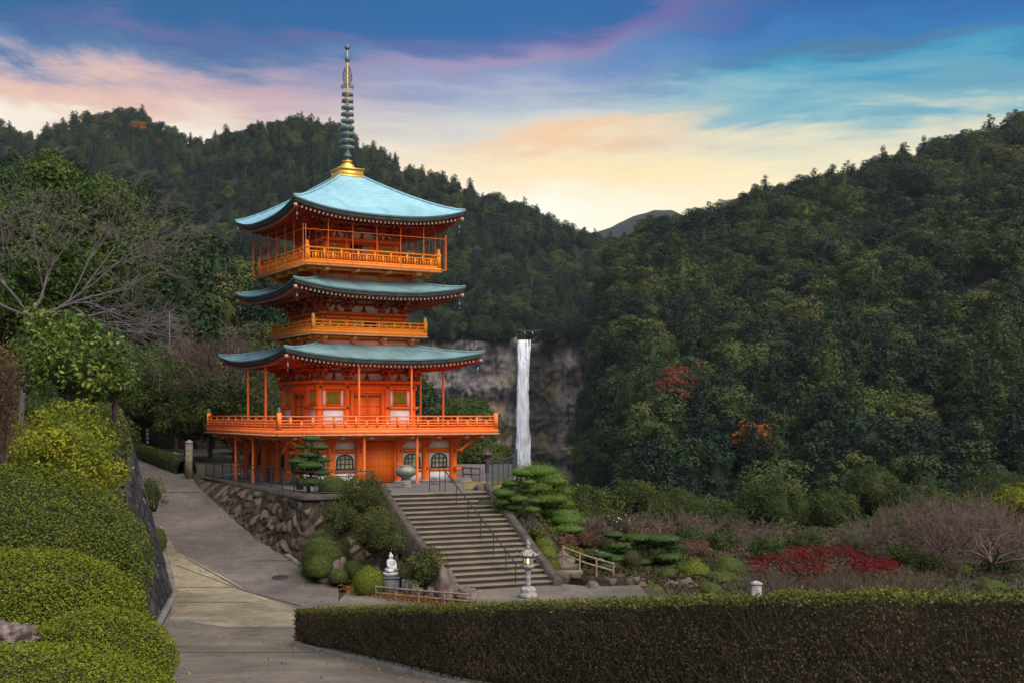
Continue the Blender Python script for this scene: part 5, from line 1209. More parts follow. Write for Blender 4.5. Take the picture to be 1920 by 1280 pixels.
rg = np.random.default_rng(15); b = MB(); n = 34000; yy = 31.5 + 44.5 * rg.random(n); dd = rg.random(n) ** 1.6 * 16
Pb = np.array([(lx(y) - .24 - .26 * float(wtop(y)) - d, y, 0) for y, d in zip(yy, dd)]); Pb[:, 2] = [bankz(x, y) + .03 + .2 * rg.random() ** 2 for x, y in Pb[:, :2]]
b.leaves(Pb, np.array([[.2, -.3, 1]] * n), .15, .45, .7, rng=rg, up=(0, 0, .8)); tag(b.build('ground_cover', LM['shrub']), 'dark green ground cover on top of the left bank', None, None, 'stuff')
for i, (px, pt, pb, d, R, lf, lab) in enumerate(((196, 790, 905, 41, .95, 'garden', 'dark shrub on the bank top just behind the loose yellow green shrub'), (224, 772, 850, 50, .8, 'garden', 'small dark shrub at the far top of the bank wall'), (150, 742, 860, 46, 1.5, 'dense', 'dark rounded shrub behind the glossy broadleaved young tree'), (40, 700, 860, 44, 1.6, 'dense', 'dark rounded shrub at the foot of the bare cherry tree'))):
    leafy(PX(px, pb, d), (pb - pt) / F * d, R, LM[lf], lab, 540 + i, 'garden_shrub', size=.11, n=36, nper=70, trunk=.05, cat='bush', low=.0, kr=.3)
# ---- bare cherry over the bank and the dense round evergreen behind it
bare_tree(PXZ(36, 42, -.35), 8.2, 'bare flat topped cherry tree with grey spreading limbs above the left bank', 14, 'barkgrey', 'bare_cherry_tree', limbs=6, depth=4, spread=.55, droop=.06, up=.04, lean=(.10, 0, 1), tr=.095, flat=.3, kids=4, minr=.006,
          dirs=[(1, .1, .30), (.9, -.2, .5), (.3, .3, .7), (-.8, .1, .4), (-.5, -.3, .7), (1.0, .3, .10)], trunkf=.46, Lf=.34)
leafy(PX(95, 760, 66), 13.7, 5.6, LM['bamboo'], 'huge dense dome shaped evergreen rising behind the bare cherry tree', 61, 'dense_evergreen', size=.24, n=150, nper=150, trunk=.4, low=.0, kr=.20)
o = leafy(PX(-40, 700, 60), 9.0, 4.6, LM['dense'], 'dense evergreen at the left picture edge beside the huge dome shaped one', 62, 'dense_evergreen', size=.26, n=80, nper=150, trunk=.3, low=.0, kr=.22)
# trees closing the far end of the path, behind the pagoda
for i, (px, py, pb, d, R, lf, lab) in enumerate(((262, 690, 830, 92, 2.9, 'garden', 'dark tree at the bend where the path disappears'), (330, 672, 840, 88, 3.2, 'garden', 'rounded dark tree standing behind the path end left of the pagoda'), (395, 690, 860, 80, 2.8, 'garden', 'dark green tree with lighter leaves beside the pagoda deck on the left'),
        (440, 720, 870, 76, 2.6, 'garden', 'dark tree behind the left corner of the pagoda'), (220, 640, 800, 98, 3.4, 'dense', 'tall dark tree above the path bend behind the huge evergreen'), (300, 650, 820, 102, 3.8, 'dense', 'broad dark tree farther back above the end of the path'), (470, 650, 860, 95, 3.4, 'dense', 'tall dark tree behind the pagoda deck and left of its walls'), (835, 790, 900, 96, 2.6, 'garden', 'dark tree behind the right end of the pagoda deck'), (905, 830, 910, 92, 2.4, 'garden', 'dark low tree between the pagoda and the waterfall'), (480, 760, 880, 86, 2.6, 'garden', 'low dark tree under the left end of the pagoda deck'), (350, 745, 850, 78, 1.9, 'garden', 'small dark tree behind the stone pillar by the path'), (880, 740, 880, 120, 3.2, 'dense', 'dark bushy tree below the cliff just left of the waterfall'))):
    zb = (YH - pb) / F * d; H = (pb - py) / F * d; leafy(PXZ(px, d, zb), H, R, LM[lf], lab, 70 + i, 'evergreen_tree', size=.20, n=54, nper=120, trunk=.16, low=.16, kr=.26)
bare_tree(PX(446, 858, 76), 8.2, 'dark bare tree with fine branches left of the pagoda roofs', 16, 'twigdk', limbs=6, depth=5, spread=.55, up=.2, tr=.14, flat=.9, trunkf=.38, Lf=.30, minr=.012)
bare_tree(PX(392, 850, 90), 9.5, 'grey brown bare tree farther left in front of the dark hillside', 17, 'twig', limbs=5, depth=5, spread=.55, up=.2, tr=.14, flat=.9, trunkf=.42, Lf=.28, minr=.014)
b = MB(); b.tube((0, 0, 0), (0, 0, 3.0), .045, .035, 8); b.box(0, 0, 2.7, .4, .05, .05); tag(b.build('utility_pole', M['stone'], loc=PX(318, 660, 95)), 'slim pale utility pole standing in front of the dark hillside', 'pole')
b = MB(); b.tube((0, 0, 0), (.1, 0, 7.5), .09, .05, 7); tag(b.build('dead_trunk', M['barkgrey'], loc=PX(312, 590, 130)), 'thin pale dead trunk above the slim utility pole', 'tree')

# ---- end of the path: building wall, notice board, clipped hedge, stone pillar
bd = thing('low_building', 'dark low building wall with posts behind the trees at the end of the path', 'building', PXZ(300, 93, -2.6))
b = MB(); b.box(0, 0, 1.1, 9.0, .3, 2.6); b.build('wall', M['leadwall'], bd); b = MB(); b.box(0, -.2, 2.5, 9.6, 1.6, .16); b.box(0, -.9, 2.38, 9.6, .1, .14); b.build('roof', M['fascia'], bd)
for k in range(7): b = MB(); b.box(-4.2 + 1.4 * k, -.22, 1.1, .16, .14, 2.5); b.build('post', M['bark'], bd)
sg = thing('notice_board', 'tall dark notice board with a column of white characters at the end of the path', 'sign', PXZ(277, 89, -2.55))
b = MB(); b.box(0, 0, .95, .34, .06, 1.25); b.box(0, 0, .2, .1, .05, .5); b.build('board', M['dark'], sg)
b = MB()
for k in range(4):
    z = 1.42 - .29 * k
    b.box(0, -.034, z + .07, .16, .006, .025); b.box(0, -.034, z, .022, .006, .17); b.box(0, -.034, z - .03, .17, .006, .022); b.box(-.05, -.034, z - .07, .022, .006, .06); b.box(.06, -.034, z - .06, .05, .006, .022)
b.build('lettering', M['white'], sg)
hd = thing('clipped_hedge', 'low clipped green hedge along the kerb at the far end of the path', 'hedge', PXZ(315, 72, -2.95))
ha, hb = PXZ(262, 80, -2.75), PXZ(350, 63.5, -3.1); rng_ = np.random.default_rng(8); b = MB(); n = 9000; t = rng_.random(n); th = rng_.random(n) * math.pi
ax = nrm(hb - ha); nx = np.array([ax[1], -ax[0], 0]); q = ha + (hb - ha) * t[:, None] + nx * (np.cos(th) * .55)[:, None] + np.array([0, 0, 1]) * (np.sin(th) ** .6 * .85)[:, None]
b.leaves(q - np.array(hd.location), nx * np.cos(th)[:, None] + np.array([0, 0, 1]) * np.sin(th)[:, None], .10, .55, .5, rng=rng_); b.build('foliage', LM['garden'], hd)
b = MB(); b.grid(np.array([[ha + (hb - ha) * t + nx * math.cos(a) * .48 + np.array([0, 0, math.sin(a) ** .6 * .76]) - np.array(hd.location) for a in np.linspace(0, math.pi, 9)] for t in (0, .5, 1)])); b.build('bush_core', leaf_core(LM['garden']), hd)
kb = MB(); G = []
for y in np.arange(62.5, 84, 1.5): x = float(rx(y)); z = float(zr(y)); G.append([(x - .02, y, z - .05), (x - .02, y, z + .12), (x + .14, y, z + .12), (x + .15, y, z - .2)])
kb.grid(np.array(G)); tag(kb.build('hedge_kerb', M['palestone']), kind='structure')
pl = thing('stone_pillar', 'square stone pillar carved with characters and capped, at the corner of the terrace wall', 'pillar', PXZ(355, 60.2, -3.25))
b = MB(); b.box(0, 0, .9, .30, .30, 1.8); b.build('shaft', M['wood'], pl); M['pillar'] = mat('tan_stone', (0.26, 0.21, 0.15), .9, .3, 5, .4, 30); pl.children[0].data.materials[0] = M['pillar']
b = MB(); b.lathe([(.14, 1.8), (.23, 1.82), (.23, 1.9), (.06, 2.0), (0, 2.0)], 4, ph=math.pi / 4); b.build('cap', M['stone'], pl)
b = MB()
for k in range(5): z = 1.5 - .26 * k; b.box(0, -.153, z, .13, .004, .02); b.box(0, -.153, z - .05, .02, .004, .14); b.box(.03, -.153, z - .09, .1, .004, .018)
b.build('lettering', M['fascia'], pl)
pp = thing('metal_post', 'short dark metal gate post standing left of the stone pillar', 'post', PXZ(346, 61.2, -3.1)); b = MB(); b.tube((0, 0, 0), (0, 0, .65), .03, n=8); b.build('post', M['iron'], pp); b = MB(); b.lathe([(.0, .65), (.045, .67), (.03, .72), (0, .73)], 8); b.build('cap', M['iron'], pp)

# ---- terrace fences
def bar_fence(pts, label, H=.92, bars=.13, post=1.6, m='iron', rails=(1.0, .80, .12), nm='metal_fence', barr=.007):
    pts = [np.array(p, float) for p in pts]; o = thing(nm, label, 'fence', pts[0]); z0 = pts[0]
    for a, c in zip(pts[:-1], pts[1:]):
        L = np.linalg.norm(c - a); n = max(1, round(L / post))
        for i in range(n + (c is pts[-1])):
            p = a + (c - a) * i / n - z0; b = MB(); b.tube(p, p + (0, 0, H), .026, n=6); b.build('post', M[m], o)
    b = MB()
    for r in rails:
        for a, c in zip(pts[:-1], pts[1:]): b.tube(a - z0 + (0, 0, H * r), c - z0 + (0, 0, H * r), .024 if r == 1.0 else .016, n=6)
    b.build('rail', M[m], o)
    if bars:
        for a, c in zip(pts[:-1], pts[1:]):
            L = np.linalg.norm(c - a); n = int(L / bars)
            for i in range(1, n): b = MB(); p = a + (c - a) * i / n - z0; b.tube(p + (0, 0, H * rails[-1]), p + (0, 0, H * rails[1]), barr, n=4, caps=False); b.build('bar', M[m], o)
    return o
bar_fence([(-15.3, 61.6, ZT), (-7.95, 47.75, ZT), (-7.6, 47.6, ZT), (-5.5, 48.6, ZT)], 'dark metal railing along the terrace edge above the rubble wall', bars=.205)
M['steel'] = mat('galvanised_steel', (0.07, 0.085, 0.09), .4, .2, 5, metal=.5)
bar_fence([(-1.05, 50.9, ZT), (0.05, 60.5, ZT), (.3, 74, ZT)], 'grey steel barred fence right of the stairs at the terrace edge', H=1.1, bars=.245, m='steel', rails=(1.0, .93, .08), post=2.0)
o = thing('gate_rail', 'dark hooped metal handrail with scrolls at the head of the stairs', 'handrail', PXZ(815, 50.4, ZT))
b = MB(); w = .21
pts = [(-w, 0, 0), (-w, 0, .85)] + [(w * -math.cos(a), 0, .85 + .16 * math.sin(a)) for a in np.linspace(.3, math.pi - .3, 6)] + [(w, 0, .85), (w, 0, -.55)]
b.path(pts, .020, 6); b.build('hoop', M['iron'], o)
b = MB(); b.path([(-w, 0, .55), (w, 0, .55)], .014, 5); b.path([(-w, 0, .30), (w, 0, .30)], .014, 5); b.path([(.1 * math.cos(a) - .03, 0, .42 + .1 * math.sin(a)) for a in np.linspace(0, 5, 9)], .012, 5); b.build('scroll', M['iron'], o)
def log_fence(pts, label, H=.55, rails=2, m='wood', n=4, nm='bamboo_rail_fence', r=.035):
    pts = [np.array(p, float) for p in pts]; o = thing(nm, label, 'fence', pts[0]); z0 = pts[0]; seg = np.r_[0, np.cumsum([np.linalg.norm(c - a) for a, c in zip(pts[:-1], pts[1:])])]; P_ = np.array(pts)
    at = lambda f: np.array([np.interp(f * seg[-1], seg, P_[:, i]) for i in range(3)]) - z0
    for i in range(n): p = at(i / (n - 1)); b = MB(); b.tube(p - (0, 0, .1), p + (0, 0, H + .05), r * 1.25, r * 1.15, 7); b.build('post', M[m], o)
    for k in range(rails):
        b = MB(); zz = H * (1 - .48 * k); b.path([at(f) + (0, 0, zz) for f in np.linspace(0, 1, 8)], r, 6); b.build('rail', M[m], o)
    return o
log_fence([PXZ(705, 40.6, -6.1), PXZ(760, 39.6, -6.05), PXZ(820, 38.9, -6.03), PXZ(884, 38.3, -6.03)], 'low rail fence of tan poles curving round the planting bed left of the stairs', H=.42, n=5)
log_fence([PXZ(868, 58.5, ZT), PXZ(900, 57.5, ZT)], 'short wooden rail fence beside the right corner of the pagoda', H=.62, n=3, m='twig')
log_fence([PXZ(1056, 44.6, -5.35), PXZ(1100, 45.2, -5.75), PXZ(1150, 45.8, -6.1)], 'low pole rail fence beside the garden steps right of the stairs', H=.55, n=4)

# ---- incense urn
ur = thing('incense_urn', 'large rounded bronze incense urn on a grey pedestal at the head of the stairs', 'urn', PXZ(761, 53.2, ZT))
M['urn'] = mat('weathered_bronze', (0.27, 0.24, 0.175), .5, .35, 4, .2, 20, metal=.35, col2=(0.15, 0.16, 0.13))
b = MB(); b.box(0, 0, .16, .42, .42, .32); b.box(0, 0, .03, .52, .52, .06); b.build('pedestal', M['stone'], ur)
b = MB(); b.lathe([(.0, .33), (.22, .33), (.18, .40), (.30, .46), (.43, .56), (.47, .68), (.43, .80), (.30, .88), (.26, .90), (.30, .93), (.28, .94), (.22, .93), (.2, .86), (0, .86)], 28); b.build('bowl', M['urn'], ur, smooth=True)
for s in (-1, 1): b = MB(); b.path([(s * .30, 0, .9), (s * .37, 0, 1.0), (s * .30, 0, 1.05), (s * .22, 0, .93)], .03, 6); b.build('handle', M['urn'], ur)

# ---- stone lantern, lit
ln = thing('stone_lantern', 'tall carved stone lantern with a lit firebox at the foot of the stairs', 'lantern', PXZ(990, 40.6, -6.03))
hx = lambda prof, ph=0: MB().lathe(prof, 6, (0, 0, 0), 0, ph)
MB().lathe([(0, 0), (.30, 0), (.31, .06), (.30, .12), (.26, .16), (.255, .2), (.27, .26), (.22, .33), (.15, .37), (0, .37)], 24).build('base', M['palestone'], ln)
MB().lathe([(0, .37), (.10, .37), (.095, .45), (.085, .60), (.105, .63), (.105, .68), (.085, .71), (.09, .86), (.10, .90), (0, .9)], 18).build('post', M['palestone'], ln)
MB().lathe([(0, .9), (.10, .9), (.22, 1.0), (.235, 1.05), (.22, 1.09), (0, 1.09)], 6).build('platform', M['palestone'], ln)
b = MB()
for k in range(6):
    a = k * math.pi / 3 + math.pi / 6
    b.box(.15 * math.cos(k * math.pi / 3), .15 * math.sin(k * math.pi / 3), 1.21, .05, .05, .24, 0, k * math.pi / 3)
b.lathe([(0, 1.09), (.17, 1.09), (.17, 1.12), (0, 1.12)], 6); b.lathe([(0, 1.30), (.17, 1.30), (.17, 1.335), (0, 1.335)], 6); fbx = b.build('firebox', M['palestone'], ln)
gl = bpy.data.materials.new('lantern_light'); gl.use_nodes = True; gl.node_tree.nodes['Principled BSDF'].inputs['Emission Color'].default_value = (1.0, .72, .32, 1); gl.node_tree.nodes['Principled BSDF'].inputs['Emission Strength'].default_value = 1.5; gl.node_tree.nodes['Principled BSDF'].inputs['Base Color'].default_value = (.8, .6, .3, 1)
MB().lathe([(0, 1.12), (.115, 1.12), (.115, 1.30), (0, 1.30)], 6).build('lamp', gl, fbx)
b = MB(); b.lathe([(0, 1.335), (.18, 1.335), (.33, 1.37), (.34, 1.40), (.30, 1.43), (.19, 1.52), (.10, 1.60), (0, 1.62)], 6)
for k in range(6): a = k * math.pi / 3; b.path([(.30 * math.cos(a), .30 * math.sin(a), 1.41), (.37 * math.cos(a), .37 * math.sin(a), 1.43), (.38 * math.cos(a), .38 * math.sin(a), 1.49)], .03, 5)
b.build('lantern_roof', M['stone'], ln)
MB().lathe([(0, 1.6), (.07, 1.6), (.10, 1.65), (.05, 1.69), (.09, 1.75), (.085, 1.81), (.03, 1.88), (0, 1.93)], 12).build('finial', M['stone'], ln, smooth=True)
l2 = thing('stone_lantern', 'dark stone lantern standing behind the steel fence near the waterfall', 'lantern', PXZ(913, 66, -3.6)); l2.scale = (.7, .7, .78)
MB().lathe([(0, 0), (.4, 0), (.4, .2), (.2, .3), (.14, .4), (.14, 1.2), (.3, 1.35), (.3, 1.42), (.2, 1.42), (.2, 1.72), (.25, 1.74), (.5, 1.82), (.48, 1.88), (.2, 2.05), (.1, 2.1), (.12, 2.2), (0, 2.35)], 8).build('body', M['stringer'], l2)

# ---- seated statue on a plinth, memorial stones
sp = thing('plinth', 'blue grey stone plinth under the white seated statue', 'plinth', PXZ(733, 41.6, -6.12))
M['bluestone'] = mat('blue_grey_stone', (0.15, 0.165, 0.19), .8, .25, 6, .2, 30)
b = MB(); b.box(0, 0, .30, .56, .50, .60); b.box(0, 0, .62, .62, .56, .05); b.box(0, 0, .05, .72, .66, .10); b.build('block', M['bluestone'], sp)
stt = thing('seated_statue', 'white robed statue sitting on a lotus seat among the shrubs left of the stairs', 'statue', PXZ(733, 41.6, -5.475), .95)
MB().lathe([(0, 0), (.20, 0), (.25, .05), (.29, .12), (.26, .15), (0, .16)], 16).build('lotus_seat', M['statue'], stt)
b = MB(); b.ell((0, 0, .24), (.24, .20, .10), 16, 9); b.ell((-.14, -.10, .21), (.13, .10, .07), 12, 8); b.ell((.14, -.10, .21), (.13, .10, .07), 12, 8); b.ell((0, .02, .42), (.135, .11, .20), 14, 10); b.ell((0, .02, .52), (.17, .10, .09), 14, 8)
b.ell((0, 0, .68), (.075, .082, .095), 14, 10, 0); b.tube((0, .01, .55), (0, 0, .64), .05, .045, 10); b.ell((0, .02, .79), (.035, .035, .04), 10, 7); b.ell((0, -.082, .675), (.013, .018, .02), 8, 6)
for s in (-1, 1): b.tube((s * .15, .0, .52), (s * .20, -.05, .36), .055, .045, 8); b.tube((s * .20, -.05, .36), (s * .03, -.16, .29), .045, .035, 8); b.ell((s * .075, .01, .68), (.015, .02, .045), 8, 6)
b.ell((0, -.17, .28), (.06, .045, .03), 10, 6)
o = b.build('figure', M['statue'], stt); md = o.modifiers.new('merge', 'REMESH'); md.mode = 'VOXEL'; md.voxel_size = .016; md.use_smooth_shade = True
for i, (px, h, lab) in enumerate(((757, .55, 'short grey memorial post right of the statue plinth'), (768, .42, 'shorter grey memorial post beside the taller one'))):
    b = MB(); b.box(0, 0, h / 2, .13, .13, h); b.lathe([(.09, h), (.0, h + .05)], 4, ph=math.pi / 4); tag(b.build('memorial_post', M['bluestone'], loc=PXZ(px, 41.3 - .1 * i, -6.1)), lab, 'post')
def rock(px, pt, pb, w, d, label, m='rock', seed=0, depth=.8, lump=.4, pointed=0.0):
    c = PX(px, pb, d); h = (pb - pt) / F * d; b = MB(); b.ell((0, 0, h * .25), (w / 2 / F * d, w / 2 / F * d * depth, h * .75), 26, 16, 0, lump, seed, -.6)
    if pointed: V = b.V[0]; k = np.clip((V[:, 2] / h), 0, 1); V[:, 0] = V[:, 0] * (1 - pointed * k) - .12 * k * w / F * d
    V = b.V[0]; V += np.array([[.06 * mnoise.noise(Vector(v * 5 + Vector((seed, 0, 0))))] * 3 for v in map(Vector, V)]) * h
    return tag(b.build('rock', M[m], loc=c), label, 'rock')
rock(843, 1064, 1124, 62, 39.6, 'pointed reddish brown boulder at the foot of the stairs', 'rock', 3, .8, .35, .55)
rock(874, 1099, 1124, 44, 39.2, 'low mottled boulder right of the pointed one at the stair foot', 'rock', 7)
rock(644, 1046, 1086, 52, 43.2, 'dark angular boulder between the round bushes left of the statue', 'rock', 9, .8, .4, .3)
rock(612, 1070, 1090, 30, 43.0, 'small boulder among the low bushes beside the path kerb', 'rock', 12)
for i, (px, pt, pb, w, d, lab) in enumerate(((1112, 1092, 1122, 40, 43, 'dark rock beside the low garden wall right of the stairs'), (1290, 1084, 1112, 34, 44, 'dark mottled rock between the little round bushes'), (1262, 1088, 1112, 40, 44.5, 'grey rock under the yellow green azalea'), (1055, 1035, 1068, 44, 47.5, 'brown rock beside the three round azaleas'), (1110, 1030, 1052, 60, 49.5, 'flat brown rock above the garden steps'), (905, 905, 925, 34, 51.3, 'brown rock at the top right end of the stairs'), (866, 893, 908, 44, 57.0, 'brown rock lying by the right pagoda corner'))): rock(px, pt, pb, w, d, lab, 'rock', 20 + i)
kw = thing('low_wall', 'low dark stone wall holding the garden bed beside the plaza', 'wall', PXZ(1090, 43.6, -6.05))
vb, _ = voronoi_wall([tuple(PXZ(1050, 44.0, -6.05) - np.array(kw.location)), tuple(PXZ(1110, 43.2, -6.05) - np.array(kw.location)), tuple(PXZ(1215, 43.6, -6.05) - np.array(kw.location))], lambda f: .42 - .12 * f, 'x', None, .3, .06, .06, 4); vb.build('stone_face', M['rubble'], kw)
gs = thing('garden_steps', 'three short stone steps leading into the garden right of the stairs', 'steps', PXZ(1070, 44.6, -6.03))
for k in range(3): b = MB(); b.box(-.1 - .10 * k, .36 * k, .10 + .16 * k, 1.3, .40, .17); b.build('step', M['tread'], gs)
ps = thing('stone_post', 'pale square stone post carved with characters standing behind the hedge', 'post', PXZ(1418, 27, -5.14))
b = MB(); b.box(0, 0, .7, .20, .20, 1.40); b.build('shaft', M['white'], ps); ps.children[0].data.materials[0] = M['palestone']; b = MB(); b.lathe([(.15, 1.40), (.17, 1.42), (.17, 1.45), (.02, 1.50), (0, 1.5)], 4, ph=math.pi / 4); b.build('cap', M['palestone'], ps)
b = MB()
for k in range(2): z = 1.30 - .15 * k; b.box(0, -.103, z, .09, .004, .014); b.box(0, -.103, z - .03, .014, .004, .09); b.box(-.03, -.103, z - .06, .012, .004, .04); b.box(.035, -.103, z - .05, .03, .004, .012)
b.build('lettering', M['stone'], ps)
for px, py, lab in ((562, 895, 'terracotta flower pot standing at the terrace railing left of the pine'), (617, 905, 'terracotta flower pot standing at the railing right of the pine')):
    o = thing('flower_pot', lab, 'pot', PXZ(px, 49.6, ZT + .12)); b = MB(); b.lathe([(0, 0), (.13, 0), (.2, .3), (.23, .34), (.2, .36), (.17, .3), (0, .28)], 14); b.build('pot', M['terracotta'], o)
    b = MB(); rg = np.random.default_rng(px); q = rg.normal(size=(160, 3)) * np.array([.12, .12, .08]) + np.array([0, 0, .42]); b.leaves(q, rg.normal(size=(160, 3)), .07, .5, .7, rng=rg); b.build('plant', LM['shrub'], o)

# ---- planting left of the stairs
leafy(PX(682, 985, 44.6), 1.95, .95, LM['shrub'], 'loose yellowish green shrub below the terrace corner beside the stairs', 81, 'garden_shrub', size=.075, n=46, nper=60, cat='bush', low=.05, kr=.3)
leafy(PX(640, 1010, 44.0), 1.5, .72, LM['shrub'], 'tall mixed green shrub between the rubble wall and the stairs', 85, 'garden_shrub', size=.075, n=40, nper=60, cat='bush', low=.0, kr=.3)
leafy(PX(706, 1060, 43.2), 2.15, .92, LM['shrub'], 'domed brownish green tree shrub pressed against the stair stringer', 82, 'garden_shrub', size=.065, n=60, nper=70, cat='bush', low=.08, kr=.27)
clipped(610, 992, 1078, 98, 44.0, LM['azdark'], 'dark green domed bush standing above the path below the rubble wall', size=.06, seed=21, lump=.15)
clipped(598, 1040, 1078, 56, 43.0, LM['azdark'], 'low dark round bush right on the path kerb', size=.055, seed=22)
clipped(692, 1058, 1112, 66, 41.3, LM['azalea'], 'round yellow green ball of azalea left of the statue plinth', size=.045, seed=23)
clipped(634, 1062, 1090, 40, 42.6, LM['azdark'], 'small round bush beside the dark angular boulder', size=.05, seed=24)
clipped(664, 1045, 1078, 44, 43.0, LM['shrub'], 'small loose bush behind the azalea ball', size=.06, seed=25)
leafy(PX(798, 1112, 40.8), 1.65, .72, LM['shrub'], 'leafy green shrub beside the stairs between statue and boulder', 83, 'garden_shrub', size=.085, n=44, nper=60, cat='bush', low=.02, kr=.3)
leafy(PX(752, 1100, 41.9), 1.05, .42, LM['shrub'], 'small leafy shrub behind the short memorial posts', 84, 'garden_shrub', size=.07, n=20, nper=60, cat='bush', low=.0)
leafy(PX(742, 1045, 42.6), 1.0, .42, LM['shrub'], 'grey green shrub behind the statue against the stair wall', 86, 'garden_shrub', size=.08, n=16, nper=60, cat='bush', low=.0)
rg = np.random.default_rng(31); b = MB(); n = 2600; t = rg.random(n); q = np.stack([np.interp(t, [0, .5, 1], [-6.0, -4.2, -1.7]) + rg.normal(size=n) * .25, np.interp(t, [0, .5, 1], [42.9, 40.4, 38.6]) + rg.normal(size=n) * .35 + .5, -6.03 + rg.random(n) * .10], 1)
b.leaves(q, np.array([[0, -.3, 1]] * n), .12, .3, .7, rng=rg, up=(0, 0, 1)); tag(b.build('ground_cover', LM['orangeleaf']), 'dry yellowish ground cover behind the low rail fence', None, None, 'stuff')
# pine in front of the pagoda door
bp = (580, 0, ZT); nd = 49.6
niwaki(PXZ(580, nd, ZT), pads_px(bp, nd, [(583, 822, 20, 0), (566, 838, 16, .1), (600, 838, 19, -.1), (580, 852, 26, 0), (562, 864, 22, -.2), (602, 862, 20, .1), (582, 872, 34, -.1), (560, 884, 20, .2), (600, 886, 22, 0), (580, 902, 32, -.1), (612, 905, 18, .1)]), 'layered pruned pine in front of the left side of the pagoda', 'pine', 3, .09, .075)
clipped(625, 890, 925, 60, 48.7, LM['azdark'], 'dark low bush at the terrace railing right of the layered pine', size=.06, seed=33, lump=.2)

# ---- planting right of the stairs
z0 = -4.6; bp = (962, 0, z0); nd = 48.5
niwaki(PXZ(962, nd, z0), pads_px(bp, nd, [(978, 886, 22, 0), (990, 903, 16, -.2), (958, 906, 20, .1), (946, 924, 26, 0), (988, 918, 18, .1), (972, 934, 20, -.2), (1000, 938, 16, 0), (942, 940, 20, 0), (962, 950, 22, .1), (996, 954, 18, -.1), (950, 960, 18, .1)]), 'bright green cloud pruned pine at the right edge of the stairs', 'pineyel', 5, .09, .075, squash=.42)
z0 = -5.2; bp = (1030, 0, z0); nd = 54
niwaki(PXZ(1030, nd, z0), pads_px(bp, nd, [(1008, 884, 38, 0), (1022, 896, 42, .2), (1040, 902, 26, -.4), (1020, 914, 44, 0), (1046, 922, 30, .2), (1030, 934, 42, -.2), (1052, 944, 30, 0), (1030, 956, 40, .3), (1056, 962, 32, -.4), (1062, 972, 40, -.6), (1090, 977, 26, -.7), (1046, 978, 36, -.2)]), 'large domed pruned pine with stacked layers and a low branch reaching right', 'pineyel', 6, .14, .09, squash=.42, dens=300)
niwaki(PXZ(1068, 50.5, -5.6), pads_px((1068, 0, -5.6), 50.5, [(1068, 992, 30, 0), (1040, 996, 26, .2)]), 'low spreading pine pad under the reaching branch of the domed pine', 'pineyel', 9, .07, .08)
for i, (px, pt, pb, w, d, lf, lab) in enumerate(((1020, 1006, 1030, 40, 46.8, 'azalea', 'topmost of three round azaleas stepping down beside the stairs'), (1026, 1022, 1052, 44, 46.0, 'azalea', 'middle one of three round azaleas stepping down beside the stairs'), (1037, 1046, 1078, 36, 45.2, 'azalea', 'lowest of three round azaleas stepping down beside the stairs'), (1303, 1046, 1092, 66, 46, 'azalea', 'yellow green domed azalea left of the grey green cluster in the right garden'), (1366, 1040, 1085, 72, 47.5, 'azdark', 'tallest grey green dome of the bush cluster behind the hedge'), (1352, 1066, 1112, 86, 45.5, 'azdark', 'broad grey green dome in front of the tallest one behind the hedge'), (1392, 1078, 1115, 58, 45.2, 'azdark', 'grey green dome beside the pale stone post'), (1232, 1097, 1120, 32, 43.2, 'azalea', 'little round bush standing by itself on the bed near the hedge'), (1206, 1082, 1112, 46, 44.2, 'azdark', 'brownish green round bush left of the little round one'), (1266, 1100, 1120, 30, 43.4, 'azdark', 'small round bush in front of the dark rocks'), (1310, 1098, 1122, 44, 43.4, 'azdark', 'low flat bush left of the broad grey green dome'), (1160, 1072, 1098, 34, 45.2, 'brownshrub', 'low brown bush at the end of the pole rail fence'), (1135, 1006, 1035, 44, 53, 'azdark', 'rounded bush left of the layered pines in the right garden'), (1168, 1012, 1038, 34, 54, 'yellowleaf', 'yellow leaved bush just left of the layered pines'), (1807, 1054, 1110, 56, 48, 'azalea', 'round light green bush standing among the bare cherry trees'), (1806, 1084, 1112, 90, 55, 'orangeleaf', 'orange brown low bush under the bare trees at the far right'), (1770, 1068, 1100, 60, 57, 'orangeleaf', 'orange tinted low bush left of the round light green one'), (1420, 1040, 1075, 46, 52, 'redleaf', 'small dark red bush above the grey green domes'), (1330, 1088, 1118, 50, 42.5, 'azdark', 'dark low mound in front of the broad grey green dome'), (1255, 1062, 1092, 48, 46.5, 'azdark', 'dark green mound under the right hand layered pine'), (1455, 1066, 1108, 60, 46, 'azdark', 'dark green mound right of the pale stone post'), (1515, 1078, 1112, 50, 44, 'brownshrub', 'brown low mound below the left half of the red maple'), (1640, 1076, 1112, 60, 46, 'azdark', 'dark green mound below the right end of the red maple'), (1700, 1086, 1114, 44, 43, 'azolive', 'olive low mound near the hedge right of the red maple'), (1860, 1084, 1114, 60, 43, 'azdark', 'dark low mound near the hedge at the far right'), (1185, 1030, 1060, 40, 48.5, 'azolive', 'olive round bush in front of the left hand layered pine'))):
    clipped(px, pt, pb, w, d, LM[lf], lab, size=.055, seed=40 + i, lump=.14, dens=260)
